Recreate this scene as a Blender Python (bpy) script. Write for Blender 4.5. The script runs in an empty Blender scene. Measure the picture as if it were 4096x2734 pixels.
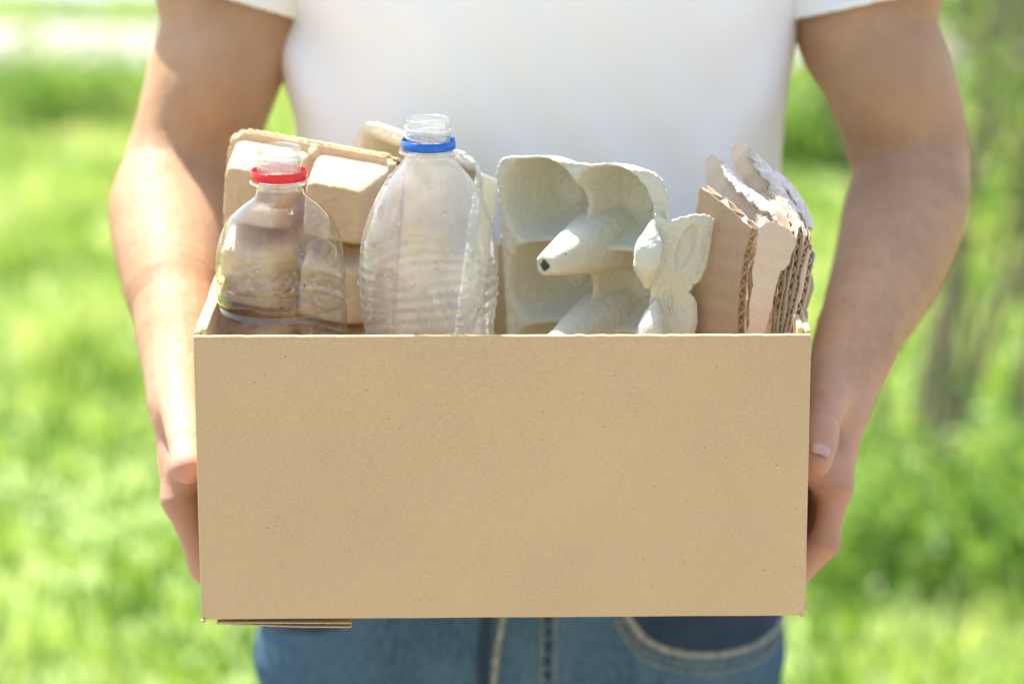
import bpy, bmesh, math, random
import numpy as np
from mathutils import Vector, Matrix, noise
from mathutils.bvhtree import BVHTree

random.seed(7); RNG = np.random.default_rng(7)
scn = bpy.context.scene
COL = scn.collection
R = math.radians

# ------------------------------------------------------------------ camera, sky, sun
PITCH = 15.0
CAM = Vector((0.0, -2.0*math.cos(R(PITCH)), 1.05 + 2.0*math.sin(R(PITCH))))
cd = bpy.data.cameras.new('camera'); cam = bpy.data.objects.new('camera', cd); COL.objects.link(cam)
cam.location = CAM; cam.rotation_euler = (R(90-PITCH), 0, 0)
cd.sensor_width = 36; cd.lens = 36*2.0/0.662; cd.clip_start = 0.05; cd.clip_end = 2000
cd.dof.use_dof = True; cd.dof.focus_distance = 2.015; cd.dof.aperture_fstop = 3.4; cd.dof.aperture_blades = 0
scn.camera = cam
SUN = Vector((-0.255, 0.42, 0.93)).normalized()
w = bpy.data.worlds.new('World'); scn.world = w; w.use_nodes = True
nt = w.node_tree; bg = nt.nodes['Background']
sky = nt.nodes.new('ShaderNodeTexSky'); sky.sky_type = 'NISHITA'; sky.sun_disc = False
sky.sun_elevation = math.asin(SUN.z); sky.sun_rotation = math.atan2(SUN.x, SUN.y)
sky.air_density = 1.0; sky.dust_density = 2.5; sky.ozone_density = 1.0
nt.links.new(sky.outputs[0], bg.inputs[0]); bg.inputs[1].default_value = 0.15
sl = bpy.data.lights.new('sun', 'SUN'); so = bpy.data.objects.new('sun', sl); COL.objects.link(so)
sl.energy = 5.0; sl.angle = R(0.5); sl.color = (1.0, 0.96, 0.91)
so.rotation_euler = SUN.to_track_quat('Z', 'Y').to_euler(); so.location = (-3, 2, 5)
scn.view_settings.view_transform = 'Standard'; scn.view_settings.look = 'None'
scn.view_settings.exposure = 1.42; scn.view_settings.gamma = 1.0
cy = scn.cycles
cy.max_bounces = 12; cy.transparent_max_bounces = 24; cy.transmission_bounces = 8; cy.glossy_bounces = 5; cy.diffuse_bounces = 5
cy.use_denoising = True; cy.caustics_reflective = False; cy.caustics_refractive = False; cy.sample_clamp_indirect = 6

S_ = 0.662/4096/2.0
FW = Vector((0, math.cos(R(PITCH)), -math.sin(R(PITCH)))); UP = Vector((0, math.sin(R(PITCH)), math.cos(R(PITCH)))); RT = Vector((1, 0, 0))
def ray(px, py): return FW + RT*((px-2048)*S_) + UP*((1367-py)*S_)
def P(px, py, Y):
    d = ray(px, py); return CAM + d*((Y-CAM.y)/d.y)
def PP(px, py, pt, n):
    d = ray(px, py); return CAM + d*((pt-CAM).dot(n)/d.dot(n))

# ------------------------------------------------------------------ helpers
def link(o): COL.objects.link(o); return o
def tag(o, label=None, cat=None, group=None, kind=None):
    if label: o['label'] = label
    if cat: o['category'] = cat
    if group: o['group'] = group
    if kind: o['kind'] = kind
    return o
def empty(name, loc, label, cat, group=None):
    e = link(bpy.data.objects.new(name, None)); e.location = loc; e.empty_display_size = .05
    return tag(e, label, cat, group)
def attach(o, parent):
    if parent is not None:
        o.parent = parent
        def world(p): return (world(p.parent) @ p.matrix_parent_inverse if p.parent else Matrix.Identity(4)) @ Matrix.Translation(p.location)
        mw = world(parent)
        o.matrix_parent_inverse = mw.inverted()
    return o
def mesh(name, V, F, mat, parent=None, smooth=True, label=None):
    me = bpy.data.meshes.new(name)
    V = np.asarray(V, dtype=np.float32)
    if isinstance(F, np.ndarray):
        n = F.shape[1]
        me.vertices.add(len(V)); me.vertices.foreach_set('co', V.ravel())
        me.loops.add(F.size); me.loops.foreach_set('vertex_index', F.ravel().astype(np.int32))
        me.polygons.add(len(F)); me.polygons.foreach_set('loop_start', np.arange(0, F.size, n, dtype=np.int32))
        me.polygons.foreach_set('loop_total', np.full(len(F), n, dtype=np.int32))
        me.update(calc_edges=True); me.validate()
    else:
        me.from_pydata([tuple(map(float, v)) for v in V], [], F); me.update()
    me.materials.append(mat)
    if smooth: me.polygons.foreach_set('use_smooth', [True]*len(me.polygons))
    o = link(bpy.data.objects.new(name, me)); attach(o, parent)
    if label: o['label'] = label
    return o
def from_bm(name, bm, mat, parent=None, smooth=False):
    me = bpy.data.meshes.new(name); bm.to_mesh(me); bm.free(); me.materials.append(mat)
    if smooth: me.polygons.foreach_set('use_smooth', [True]*len(me.polygons))
    o = link(bpy.data.objects.new(name, me)); return attach(o, parent)
def solid(o, t, off=0): m = o.modifiers.new('thick', 'SOLIDIFY'); m.thickness = t; m.offset = off; return m
def catmull(pts, n=6):
    p = np.array([list(q) for q in pts], float); p = np.vstack([2*p[0]-p[1], p, 2*p[-1]-p[-2]]); out = []
    for i in range(1, len(p)-2):
        for k in range(n):
            t = k/n; a, b, c, d = p[i-1:i+3]
            out.append(.5*((2*b)+(-a+c)*t+(2*a-5*b+4*c-d)*t*t+(-a+3*b-3*c+d)*t**3))
    out.append(p[-2]); return np.array(out)
def tube(pts, rad, seg=8, flat=None):
    """swept tube along points; rad scalar or list"""
    pts = [Vector(p[:3]) for p in pts]; V = []; F = []; n = len(pts)
    if not hasattr(rad, '__len__'): rad = [rad]*n
    ref = None
    for i, p in enumerate(pts):
        t = (pts[min(i+1, n-1)]-pts[max(i-1, 0)]).normalized()
        if ref is None: ref = t.orthogonal().normalized()
        a = (ref - t*ref.dot(t)).normalized(); ref = a; b = t.cross(a)
        for k in range(seg):
            th = 2*math.pi*k/seg; V.append(p + (a*math.cos(th)+b*math.sin(th))*rad[i])
    for i in range(n-1):
        for k in range(seg):
            F.append((i*seg+k, i*seg+(k+1) % seg, (i+1)*seg+(k+1) % seg, (i+1)*seg+k))
    F.append(tuple(range(seg))[::-1]); F.append(tuple((n-1)*seg+k for k in range(seg)))
    return V, F
def compact(V, F):
    u, inv = np.unique(F, return_inverse=True); return V[u], inv.reshape(F.shape)
class MB:
    def __init__(s): s.V = []; s.F = []
    def add(s, V, F):
        o = len(s.V); s.V += [tuple(v) for v in V]; s.F += [tuple(i+o for i in f) for f in F]

# ------------------------------------------------------------------ materials
class NT:
    def __init__(s, name, principled=True):
        m = bpy.data.materials.new(name); m.use_nodes = True; s.m = m; s.t = m.node_tree; s.n = s.t.nodes
        s.b = s.n['Principled BSDF']; s.out = s.n['Material Output']
    def node(s, typ, **kw):
        nd = s.n.new(typ)
        for k, v in kw.items():
            if k.startswith('_'): setattr(nd, k[1:], v)
            else: nd.inputs[k.replace('__', ' ')].default_value = v
        return nd
    def L(s, a, b): s.t.links.new(a, b)
    def coord(s, which='Object', scale=(1, 1, 1)):
        tc = s.n.new('ShaderNodeTexCoord'); mp = s.n.new('ShaderNodeMapping'); s.L(tc.outputs[which], mp.inputs[0])
        mp.inputs['Scale'].default_value = scale; return mp.outputs[0]
    def noise(s, co, scale, detail=3, rough=.55):
        nd = s.node('ShaderNodeTexNoise', Scale=scale, Detail=detail, Roughness=rough); s.L(co, nd.inputs['Vector']); return nd.outputs['Fac']
    def ramp(s, fac, stops):
        r = s.n.new('ShaderNodeValToRGB'); e = r.color_ramp.elements
        while len(e) < len(stops): e.new(.5)
        for el, (p, c) in zip(e, stops): el.position = p; el.color = (*c, 1) if len(c) == 3 else c
        s.L(fac, r.inputs[0]); return r.outputs[0]
    def mix(s, fac, a, b, mode='MIX'):
        nd = s.n.new('ShaderNodeMix'); nd.data_type = 'RGBA'; nd.blend_type = mode
        for inp, v in ((nd.inputs[0], fac), (nd.inputs[6], a), (nd.inputs[7], b)):
            if hasattr(v, 'is_linked'): s.L(v, inp)
            elif isinstance(v, (int, float)): inp.default_value = v
            else: inp.default_value = (*v, 1)
        return nd.outputs[2]
    def math(s, op, a, b=0.0):
        nd = s.n.new('ShaderNodeMath'); nd.operation = op
        for i, v in enumerate((a, b)):
            if hasattr(v, 'is_linked'): s.L(v, nd.inputs[i])
            else: nd.inputs[i].default_value = v
        return nd.outputs[0]
    def bump(s, h, strength, dist, prev=None):
        nd = s.node('ShaderNodeBump', Strength=strength, Distance=dist); s.L(h, nd.inputs['Height'])
        if prev is not None: s.L(prev, nd.inputs['Normal'])
        return nd.outputs[0]
    def fin(s, color=None, rough=.8, normal=None, spec=.3):
        if color is not None:
            if hasattr(color, 'is_linked'): s.L(color, s.b.inputs['Base Color'])
            else: s.b.inputs['Base Color'].default_value = (*color, 1)
        if hasattr(rough, 'is_linked'): s.L(rough, s.b.inputs['Roughness'])
        else: s.b.inputs['Roughness'].default_value = rough
        s.b.inputs['Specular IOR Level'].default_value = spec
        if normal is not None: s.L(normal, s.b.inputs['Normal'])
        return s.m

def kraft(name, base=(.50, .36, .19), dark=(.40, .28, .14), flutes=0.0, streak=(1, 1, 1)):
    t = NT(name); co = t.coord('Object')
    sc = t.coord('Object', streak)
    big = t.noise(co, 9, 3); mid = t.noise(sc, 720, 4, .75); fine = t.noise(co, 900, 2)
    c = t.mix(t.ramp(mid, [(.35, (0, 0, 0)), (.68, (1, 1, 1))]), dark, base)
    c = t.mix(t.math('MULTIPLY', t.ramp(big, [(.3, (0, 0, 0)), (.7, (1, 1, 1))]), .22), c, tuple(min(1, x*1.18) for x in base))
    # fibres: light and dark flecks, each with its own shape
    fib = t.node('ShaderNodeTexVoronoi', Scale=150.0); fib.feature = 'F1'; s2 = t.coord('Object', (1.0, 1, 1.9)); t.L(s2, fib.inputs['Vector'])
    spot = t.math('LESS_THAN', fib.outputs['Distance'], .10); pick = t.n.new('ShaderNodeSeparateColor'); t.L(fib.outputs['Color'], pick.inputs[0])
    c = t.mix(t.math('MULTIPLY', t.math('MULTIPLY', spot, t.math('GREATER_THAN', pick.outputs[0], .90)), .75), c, (.12, .09, .06))
    c = t.mix(t.math('MULTIPLY', t.math('MULTIPLY', spot, t.math('LESS_THAN', pick.outputs[1], .10)), .6), c, (.66, .56, .40))
    f2 = t.noise(t.coord('Object', (2.2, 1, 1)), 420, 2, .8)
    c = t.mix(t.math('MULTIPLY', t.ramp(f2, [(.70, (0, 0, 0)), (.76, (1, 1, 1))]), .35), c, (.22, .15, .08))
    strk = t.noise(t.coord('Object', (1, 1, .02)), 150, 2); nrm = t.bump(strk, .22, .0010); nrm = t.bump(t.noise(co, 14, 2), .30, .004, nrm); nrm = t.bump(mid, .25, .0006, nrm)
    nrm = t.bump(fine, .2, .0003, nrm)
    if flutes:
        uv = t.coord('UV'); wv = t.node('ShaderNodeTexWave', Scale=1.0, Distortion=.6); wv.bands_direction = 'X'; t.L(uv, wv.inputs['Vector'])
        wv.inputs['Scale'].default_value = 22.0; wv.inputs['Detail'].default_value = 1
        nrm = t.bump(wv.outputs['Fac'], flutes, .0009, nrm)
        c = t.mix(t.math('MULTIPLY', wv.outputs['Fac'], .12), c, tuple(min(1, x*1.25) for x in base))
    return t.fin(c, .88, nrm, .15)
def pulp(name, base, alt, bump=1.0):
    t = NT(name); co = t.coord('Object')
    n1 = t.noise(co, 28, 4); n2 = t.noise(co, 190, 4, .65); n3 = t.noise(co, 620, 3, .6)
    c = t.mix(t.ramp(n1, [(.32, (0, 0, 0)), (.68, (1, 1, 1))]), base, alt)
    v = t.node('ShaderNodeTexVoronoi', Scale=110.0); t.L(co, v.inputs['Vector'])
    pick = t.n.new('ShaderNodeSeparateColor'); t.L(v.outputs['Color'], pick.inputs[0])
    sp = t.math('MULTIPLY', t.math('LESS_THAN', v.outputs['Distance'], .09), t.math('GREATER_THAN', pick.outputs[0], .84))
    c = t.mix(t.math('MULTIPLY', sp, .7), c, (.14, .13, .10))
    nr = t.bump(n2, .55*bump, .0026); nr = t.bump(n3, .35*bump, .0007, nr)
    m = t.fin(c, .93, nr, .1)
    return m

M = {}
M['kraft'] = kraft('kraft_board', (.61,.45,.255), (.50,.36,.20), streak=(.6, 1, 1.3))
M['kraft_side'] = kraft('kraft_board_side', (.61,.45,.255), (.50,.36,.20), streak=(1, .6, 1.3))
M['kraft_dark'] = kraft('brown_board', (.43, .32, .22), (.35, .25, .165), .5)
M['kraft_pale'] = kraft('pale_board', (.64, .51, .375), (.55, .43, .31), .6)
M['kraft_grey'] = kraft('grey_board', (.56, .48, .38), (.48, .40, .31), .3)
M['flute'] = kraft('fluting', (.66, .54, .40), (.56, .45, .32))
M['torn'] = pulp('torn_pulp', (.78, .71, .64), (.70, .62, .53), 1.6)
M['green_pulp'] = pulp('greenish_pulp', (.585, .595, .48), (.62, .59, .475), 1.5)
M['brown_pulp'] = pulp('tan_pulp', (.68, .51, .325), (.62, .44, .26), 1.2)
M['stub'] = kraft('stub', (.2, .15, .1), (.15, .11, .08))

def skin():
    t = NT('skin'); co = t.coord('Object')
    n1 = t.noise(co, 14, 3); n2 = t.noise(co, 90, 4, .6); n3 = t.noise(co, 520, 2)
    c = t.mix(t.ramp(n1, [(.3, (0, 0, 0)), (.7, (1, 1, 1))]), (.375, .215, .115), (.475, .285, .16))
    c = t.mix(t.math('MULTIPLY', t.ramp(n2, [(.45, (0, 0, 0)), (.7, (1, 1, 1))]), .3), c, (.37, .18, .105))
    at = t.n.new('ShaderNodeAttribute'); at.attribute_name = 'palm'
    c = t.mix(at.outputs['Fac'], c, (.58, .28, .22))
    vein = t.noise(t.coord('Object', (1, 1, .35)), 55, 2); nr = t.bump(vein, .35, .0030); nr = t.bump(n2, .25, .0020, nr); nr = t.bump(n3, .25, .0006, nr)
    t.b.inputs['Subsurface Weight'].default_value = .06; t.b.inputs['Subsurface Radius'].default_value = (.010, .004, .002)
    t.b.inputs['Subsurface Scale'].default_value = 1.0
    return t.fin(c, .62, nr, .28)
M['skin'] = skin()
t = NT('nail'); M['nail'] = t.fin((.52, .31, .24), .35, None, .45)
def cotton():
    t = NT('white_cotton'); co = t.coord('Object')
    n2 = t.noise(t.coord('Object', (1, 1, .25)), 1500, 2); n1 = t.noise(co, 5, 2)
    c = t.mix(n1, (.84, .84, .845), (.87, .87, .87))
    t.b.inputs['Sheen Weight'].default_value = .2
    return t.fin(c, .95, t.bump(n2, .2, .0003), .1)
M['cotton'] = cotton()
def denim():
    t = NT('denim'); co = t.coord('Object')
    tw = t.noise(t.coord('Object', (6, 1, .8)), 120, 3, .7); n1 = t.noise(t.coord('Object', (1.6, 1, 1)), 10, 3)
    c = t.mix(t.ramp(tw, [(.3, (0, 0, 0)), (.7, (1, 1, 1))]), (.020, .054, .096), (.085, .150, .208))
    c = t.mix(t.math('MULTIPLY', t.ramp(n1, [(.4, (0, 0, 0)), (.7, (1, 1, 1))]), .55), c, (.10, .18, .23))
    return t.fin(c, .9, t.bump(tw, .4, .001), .1)
M['denim'] = denim()
t = NT('seam_thread'); c = t.mix(t.ramp(t.noise(t.coord(), 160, 3), [(.35, (0, 0, 0)), (.65, (1, 1, 1))]), (.15, .17, .15), (.31, .31, .24)); M['thread'] = t.fin(c, .9)
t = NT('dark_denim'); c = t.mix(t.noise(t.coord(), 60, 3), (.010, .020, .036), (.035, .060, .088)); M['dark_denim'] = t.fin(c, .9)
t = NT('brass'); t.b.inputs['Metallic'].default_value = 1; M['brass'] = t.fin((.55, .4, .22), .35)

def clear_plastic(name, cloud=0.0, tint=(.985, .99, .99), bump=0.25, base_refl=0.0):
    t = NT(name); co = t.coord('Object'); n = t.n
    tr = n.new('ShaderNodeBsdfTransparent'); tr.inputs[0].default_value = (*tint, 1)
    gl = n.new('ShaderNodeBsdfGlossy'); gl.inputs['Roughness'].default_value = .02; gl.inputs[0].default_value = (1, 1, 1, 1)
    nz = t.noise(co, 45, 3); nz2 = t.noise(co, 14, 2)
    nr = t.bump(nz2, bump, .004); nr = t.bump(nz, bump*.6, .001, nr); t.L(nr, gl.inputs['Normal'])
    fr = n.new('ShaderNodeFresnel'); fr.inputs[0].default_value = 1.56; t.L(nr, fr.inputs['Normal'])
    geo = n.new('ShaderNodeNewGeometry')
    lw = n.new('ShaderNodeLayerWeight'); lw.inputs[0].default_value = .25
    fac = t.math('ADD', t.math('MULTIPLY', fr.outputs[0], .9), base_refl)
    # fresnel of a thin wall: both faces are the plastic seen from air
    lw.inputs[0].default_value = .5; t.L(nr, lw.inputs['Normal'])
    lwf = t.math('POWER', lw.outputs['Facing'], 3.6)
    fac = t.math('MINIMUM', t.math('ADD', t.math('MULTIPLY', lwf, .85), .055+base_refl), 1.0)
    t.L(t.mix(t.math('POWER', lw.outputs['Facing'], 4.0), tint, (.62, .60, .56)), tr.inputs[0])
    mx = n.new('ShaderNodeMixShader'); t.L(fac, mx.inputs[0]); t.L(tr.outputs[0], mx.inputs[1]); t.L(gl.outputs[0], mx.inputs[2])
    res = mx
    if cloud > 0:
        df = n.new('ShaderNodeBsdfDiffuse'); df.inputs[0].default_value = (.86, .86, .84, 1)
        tl = n.new('ShaderNodeBsdfTranslucent'); tl.inputs[0].default_value = (.86, .86, .84, 1)
        ad = n.new('ShaderNodeMixShader'); ad.inputs[0].default_value = .5; t.L(df.outputs[0], ad.inputs[1]); t.L(tl.outputs[0], ad.inputs[2])
        sc = t.noise(t.coord('Object', (1, 1, .5)), 60, 5, .7); big = t.noise(co, 16, 3)
        cf = t.math('MULTIPLY', t.math('ADD', t.math('MULTIPLY', t.ramp(big, [(.35, (0, 0, 0)), (.7, (1, 1, 1))]), .7), t.math('MULTIPLY', t.ramp(sc, [(.5, (0, 0, 0)), (.75, (1, 1, 1))]), .6)), cloud)
        cf = t.math('ADD', cf, cloud*.55)
        m2 = n.new('ShaderNodeMixShader'); t.L(cf, m2.inputs[0]); t.L(mx.outputs[0], m2.inputs[1]); t.L(ad.outputs[0], m2.inputs[2]); res = m2
    t.L(res.outputs[0], t.out.inputs[0]); return t.m
M['pet_clear'] = clear_plastic('clear_plastic', .0, bump=.10)
M['pet_cloudy'] = clear_plastic('cloudy_plastic', .13, (.97, .975, .97), .12)
M['pet_neck'] = clear_plastic('clear_neck_plastic', .06, (.97, .98, .98), .1, .05)
M['pet_thread'] = clear_plastic('thread_plastic', .34, (.95, .96, .96), .1, .1)
t = NT('red_plastic'); M['red'] = t.fin((.80, .012, .02), .28, None, .5); t.b.inputs['Subsurface Weight'].default_value = .1
t = NT('blue_plastic'); M['blue'] = t.fin((.008, .13, .55), .28, None, .5)
t = NT('water'); t.b.inputs['Transmission Weight'].default_value = 1; t.b.inputs['IOR'].default_value = 1.33; M['water'] = t.fin((1, 1, 1), .0)

def leafy(name, c1, c2, c3, trans=.45, scale=3.0, rough=.45):
    t = NT(name); n = t.n
    at = n.new('ShaderNodeAttribute'); at.attribute_name = 'tint'
    c = t.ramp(at.outputs['Fac'], [(0, c1), (.5, c2), (1, c3)])
    t.b.inputs['Specular IOR Level'].default_value = .4; t.b.inputs['Roughness'].default_value = rough; t.L(c, t.b.inputs['Base Color'])
    tl = n.new('ShaderNodeBsdfTranslucent'); t.L(t.mix(1.0, c, (1.3, 1.2, .8), 'MULTIPLY'), tl.inputs[0])
    mx = n.new('ShaderNodeMixShader'); mx.inputs[0].default_value = trans
    t.L(t.b.outputs[0], mx.inputs[1]); t.L(tl.outputs[0], mx.inputs[2]); t.L(mx.outputs[0], t.out.inputs[0]); return t.m
M['grass'] = leafy('grass_blades', (.07, .17, .015), (.23, .36, .06), (.47, .55, .23), .5, rough=.25)
M['leaf'] = leafy('shrub_leaves', (.06, .15, .015), (.15, .28, .04), (.30, .38, .10), .4)
M['leaf_dark'] = leafy('bush_leaves', (.07, .18, .02), (.17, .31, .05), (.30, .43, .11), .45)
t = NT('bark'); M['bark'] = t.fin(t.mix(t.noise(t.coord(), 40, 4), (.10, .07, .05), (.24, .18, .14)), .9)
t = NT('lawn_soil'); co = t.coord(); c = t.mix(t.ramp(t.noise(co, 1.3, 4), [(.35, (0, 0, 0)), (.65, (1, 1, 1))]), (.14, .21, .05), (.27, .33, .12)); M['lawn'] = t.fin(c, .95, None, .1)
t = NT('pale_paving'); co = t.coord(); c = t.mix(t.ramp(t.noise(co, 3, 5), [(.35, (0, 0, 0)), (.65, (1, 1, 1))]), (.24, .21, .20), (.36, .33, .31)); M['paving'] = t.fin(c, .9, t.bump(t.noise(co, 60, 3), .4, .01), .2)
t = NT('dark_paving'); co = t.coord(); M['square'] = t.fin(t.mix(t.ramp(t.noise(co, .8, 5), [(.42, (0, 0, 0)), (.55, (1, 1, 1))]), (.05, .045, .04), (.34, .30, .25)), .9)
t = NT('asphalt'); co = t.coord(); c = t.mix(t.noise(co, 5, 5), (.36, .36, .37), (.44, .44, .45)); M['asphalt'] = t.fin(c, .9, None, .2)

# ------------------------------------------------------------------ ground
def sheet(name, x0, x1, y0, y1, z, mat, wav=0.0, n=60):
    V = []; F = []
    for i in range(n+1):
        x = x0+(x1-x0)*i/n
        for j, y in enumerate((y0, y1)):
            V.append((x, y + wav*(noise.noise(Vector((x*1.7, y, 3.1)))+.5*noise.noise(Vector((x*6, y, 1)))), z))
    for i in range(n): F.append((2*i, 2*i+2, 2*i+3, 2*i+1))
    o = mesh(name, V, F, mat, smooth=False); tag(o, kind='structure'); return o
g = sheet('ground', -600, 600, -600, 600, 0, M['lawn'], n=4)
sheet('pavement', -40, 40, -30, .95, .006, M['square'], .02)
sheet('path', -9, 9, 6.95, 7.75, .012, M['paving'], .18)
sheet('road', -60, 60, 8.35, 12.5, .008, M['asphalt'], .03)

def blades(N, xr, yr, hmin, hmax, wid, seed, dens=None):
    rg = np.random.default_rng(seed)
    x = rg.uniform(*xr, N); y = rg.uniform(*yr, N)
    keep = np.abs(x) < .36*(y+2.4)+.6
    if dens is not None: keep &= dens(x, y, rg)
    x = x[keep]; y = y[keep]; n = len(x)
    tuft = np.sin(x*3.1+1.3*np.sin(y*2.3))*np.cos(y*2.7+np.sin(x*1.9))
    tuft2 = np.sin(x*9.1+2*np.sin(y*6.3))*np.cos(y*8.7+np.sin(x*7.9))
    h = rg.uniform(hmin, hmax, n)*(1+.45*tuft+.25*tuft2); a = rg.uniform(0, 2*np.pi, n); lean = rg.uniform(.2, .9, n)*h
    la = rg.uniform(0, 2*np.pi, n); wd = wid*rg.uniform(.6, 1.4, n)
    base = np.stack([x, y, np.zeros(n)], 1); side = np.stack([np.cos(a), np.sin(a), np.zeros(n)], 1)*wd[:, None]
    ld = np.stack([np.cos(la), np.sin(la), np.zeros(n)], 1)*lean[:, None]
    mid = base + ld*.35 + np.stack([0*h, 0*h, h*.6], 1); tip = base + ld + np.stack([0*h, 0*h, h], 1)
    V = np.stack([base-side, base+side, mid+side*.8, mid-side*.8, tip+side*.1, tip-side*.1], 1).reshape(-1, 3)
    i = np.arange(n)*6
    F = np.concatenate([np.stack([i, i+1, i+2, i+3], 1), np.stack([i+3, i+2, i+4, i+5], 1)])
    tuft3 = np.sin(x*1.3+2)*np.cos(y*1.1+x*.6)
    cx_ = np.floor(x/.085+np.sin(y*21)*.35).astype(int); cy_ = np.floor(y/.13+np.sin(x*17)*.35).astype(int)
    hsh = np.abs(np.sin(cx_*127.1+cy_*311.7)*43758.5453) % 1; hs2 = np.abs(np.sin(cx_*269.5+cy_*183.3)*24634.6345) % 1
    sc_ = (.45+1.0*hs2)
    for q_ in (mid, tip): q_[:, 2] *= sc_
    V = np.stack([base-side, base+side, mid+side*.8, mid-side*.8, tip+side*.1, tip-side*.1], 1).reshape(-1, 3)
    tint = np.clip(.75*(hsh-.5)+.52+.2*tuft3+.22*tuft+.18*tuft2+rg.normal(0, .20, n), 0, 1)
    return V, F, np.repeat(tint, 6)
def with_tint(o, tint):
    a = o.data.attributes.new('tint', 'FLOAT', 'POINT'); a.data.foreach_set('value', np.asarray(tint, np.float32)); return o
def dens(x, y, rg): return ~((y > 6.95) & (y < 7.7) & (rg.uniform(size=len(x)) < .93)) & (y < 8.4)
V, F, T = blades(125000, (-4, 4), (1.0, 8.45), .022, .055, .0065, 3, dens)
o = with_tint(mesh('grass', V, F, M['grass'], smooth=False), T); tag(o, 'bright sunlit grass covering the lawn behind the man', 'grass', kind='stuff')

# ------------------------------------------------------------------ shrubs in the background
def leaf_cloud(centers, n, spread, size, seed):
    rg = np.random.default_rng(seed); c = np.asarray(centers, float); k = rg.integers(0, len(c), n)
    p = c[k] + rg.normal(0, 1, (n, 3))*np.asarray(spread); p[:, 2] = np.maximum(p[:, 2], .01)
    d = rg.normal(0, 1, (n, 3)); d /= np.linalg.norm(d, axis=1)[:, None]
    e = np.cross(d, rg.normal(0, 1, (n, 3))); e /= np.linalg.norm(e, axis=1)[:, None]
    s = size*rg.uniform(.6, 1.4, (n, 1))
    V = np.stack([p-d*s, p-e*s*.4, p+d*s, p+e*s*.4], 1).reshape(-1, 3); i = np.arange(n)*4
    return V, np.stack([i, i+1, i+2, i+3], 1), np.repeat(np.clip(rg.normal(.5, .25, n), 0, 1), 4)
def shrub(name, x, y, height, width, nstem, nleaf, label, seed, mat, lean=(0, 0), leaf=.018, zlow=.25, spread=.06, srad=.009, bs=.05):
    rg = random.Random(seed); e = empty(name, (x, y, 0), label, 'shrub')
    mb = MB(); cs = []
    for i in range(nstem):
        a = rg.uniform(0, 2*math.pi); r = width*rg.uniform(.15, .5); h = height*rg.uniform(.7, 1.05)
        bx_, by_ = rg.uniform(-bs, bs), rg.uniform(-bs, bs); p = [(x+bx_, y+by_, -.02)]
        for k in range(1, 6):
            f = k/5; p.append((x+bx_+(math.cos(a)*r+lean[0]*height)*f**1.2+rg.uniform(-.02, .02), y+by_+(math.sin(a)*r+lean[1]*height)*f**1.2+rg.uniform(-.02, .02), h*f))
        cm = catmull(p, 3); mb.add(*tube(cm, [srad*(1-.75*j/len(cm)) for j in range(len(cm))], 6))
        for j in range(len(cm)):
            if cm[j][2] > zlow*height: cs.append(cm[j])
        for q in range(4):
            j = rg.randrange(len(cm)//3, len(cm)-1); b = cm[j]; aa = rg.uniform(0, 2*math.pi); l = height*rg.uniform(.12, .28)
            tw = [b, b+np.array([math.cos(aa)*l*.5, math.sin(aa)*l*.5, l*.3]), b+np.array([math.cos(aa)*l*.8, math.sin(aa)*l*.8, l*.8])]
            mb.add(*tube(tw, [srad*.4, srad*.3, srad*.15], 5)); cs += [tw[1], tw[2], tw[2]]
    mesh('branches', mb.V, mb.F, M['bark'], e)
    V, F, T = leaf_cloud(cs, nleaf, (spread, spread, spread), leaf, seed)
    with_tint(mesh('foliage', V, F, mat, e, smooth=False), T); return e
def gx(px, py):
    d = ray(px, py); p = CAM + d*(-CAM.z/d.z); return p.x, p.y
x, y = gx(3800, 1960); shrub('shrub', x, y, 1.15, .9, 15, 1500, 'tall bare-stemmed shrub with sparse pale leaves on the right behind the arm', 5, M['leaf'], (.12, .1), .016, .5, .05, .0085, .2)
x, y = gx(4230, 1500); shrub('shrub', x, y, 1.1, .7, 12, 600, 'leafy shrub cut off by the right edge of the picture', 8, M['leaf'], (-.05, 0), .018, .3, .08, .01)
x, y = gx(4000, 2330); shrub('low_bush', x, y, .16, .8, 14, 2500, 'low dark green bush at the foot of the bare-stemmed shrub', 13, M['leaf_dark'], (0, 0), .02, .05, .07, .003)
x, y = gx(330, 480); shrub('low_bush', x, y, .10, .7, 14, 1500, 'low bright green bush before the path at upper left', 21, M['leaf_dark'], (0, 0), .02, .05, .06, .004)
x, y = gx(3200, 640); shrub('low_bush', x, y, .13, .5, 12, 1500, 'small green bush between the shirt and the right arm', 22, M['leaf_dark'], (0, 0), .02, .05, .05, .004)
x, y = gx(3950, 330); shrub('low_bush', x, y, .40, .8, 14, 700, 'brownish green bush beside the pale road at upper right', 23, M['leaf'], (0, 0), .025, .1, .10, .008)

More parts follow.
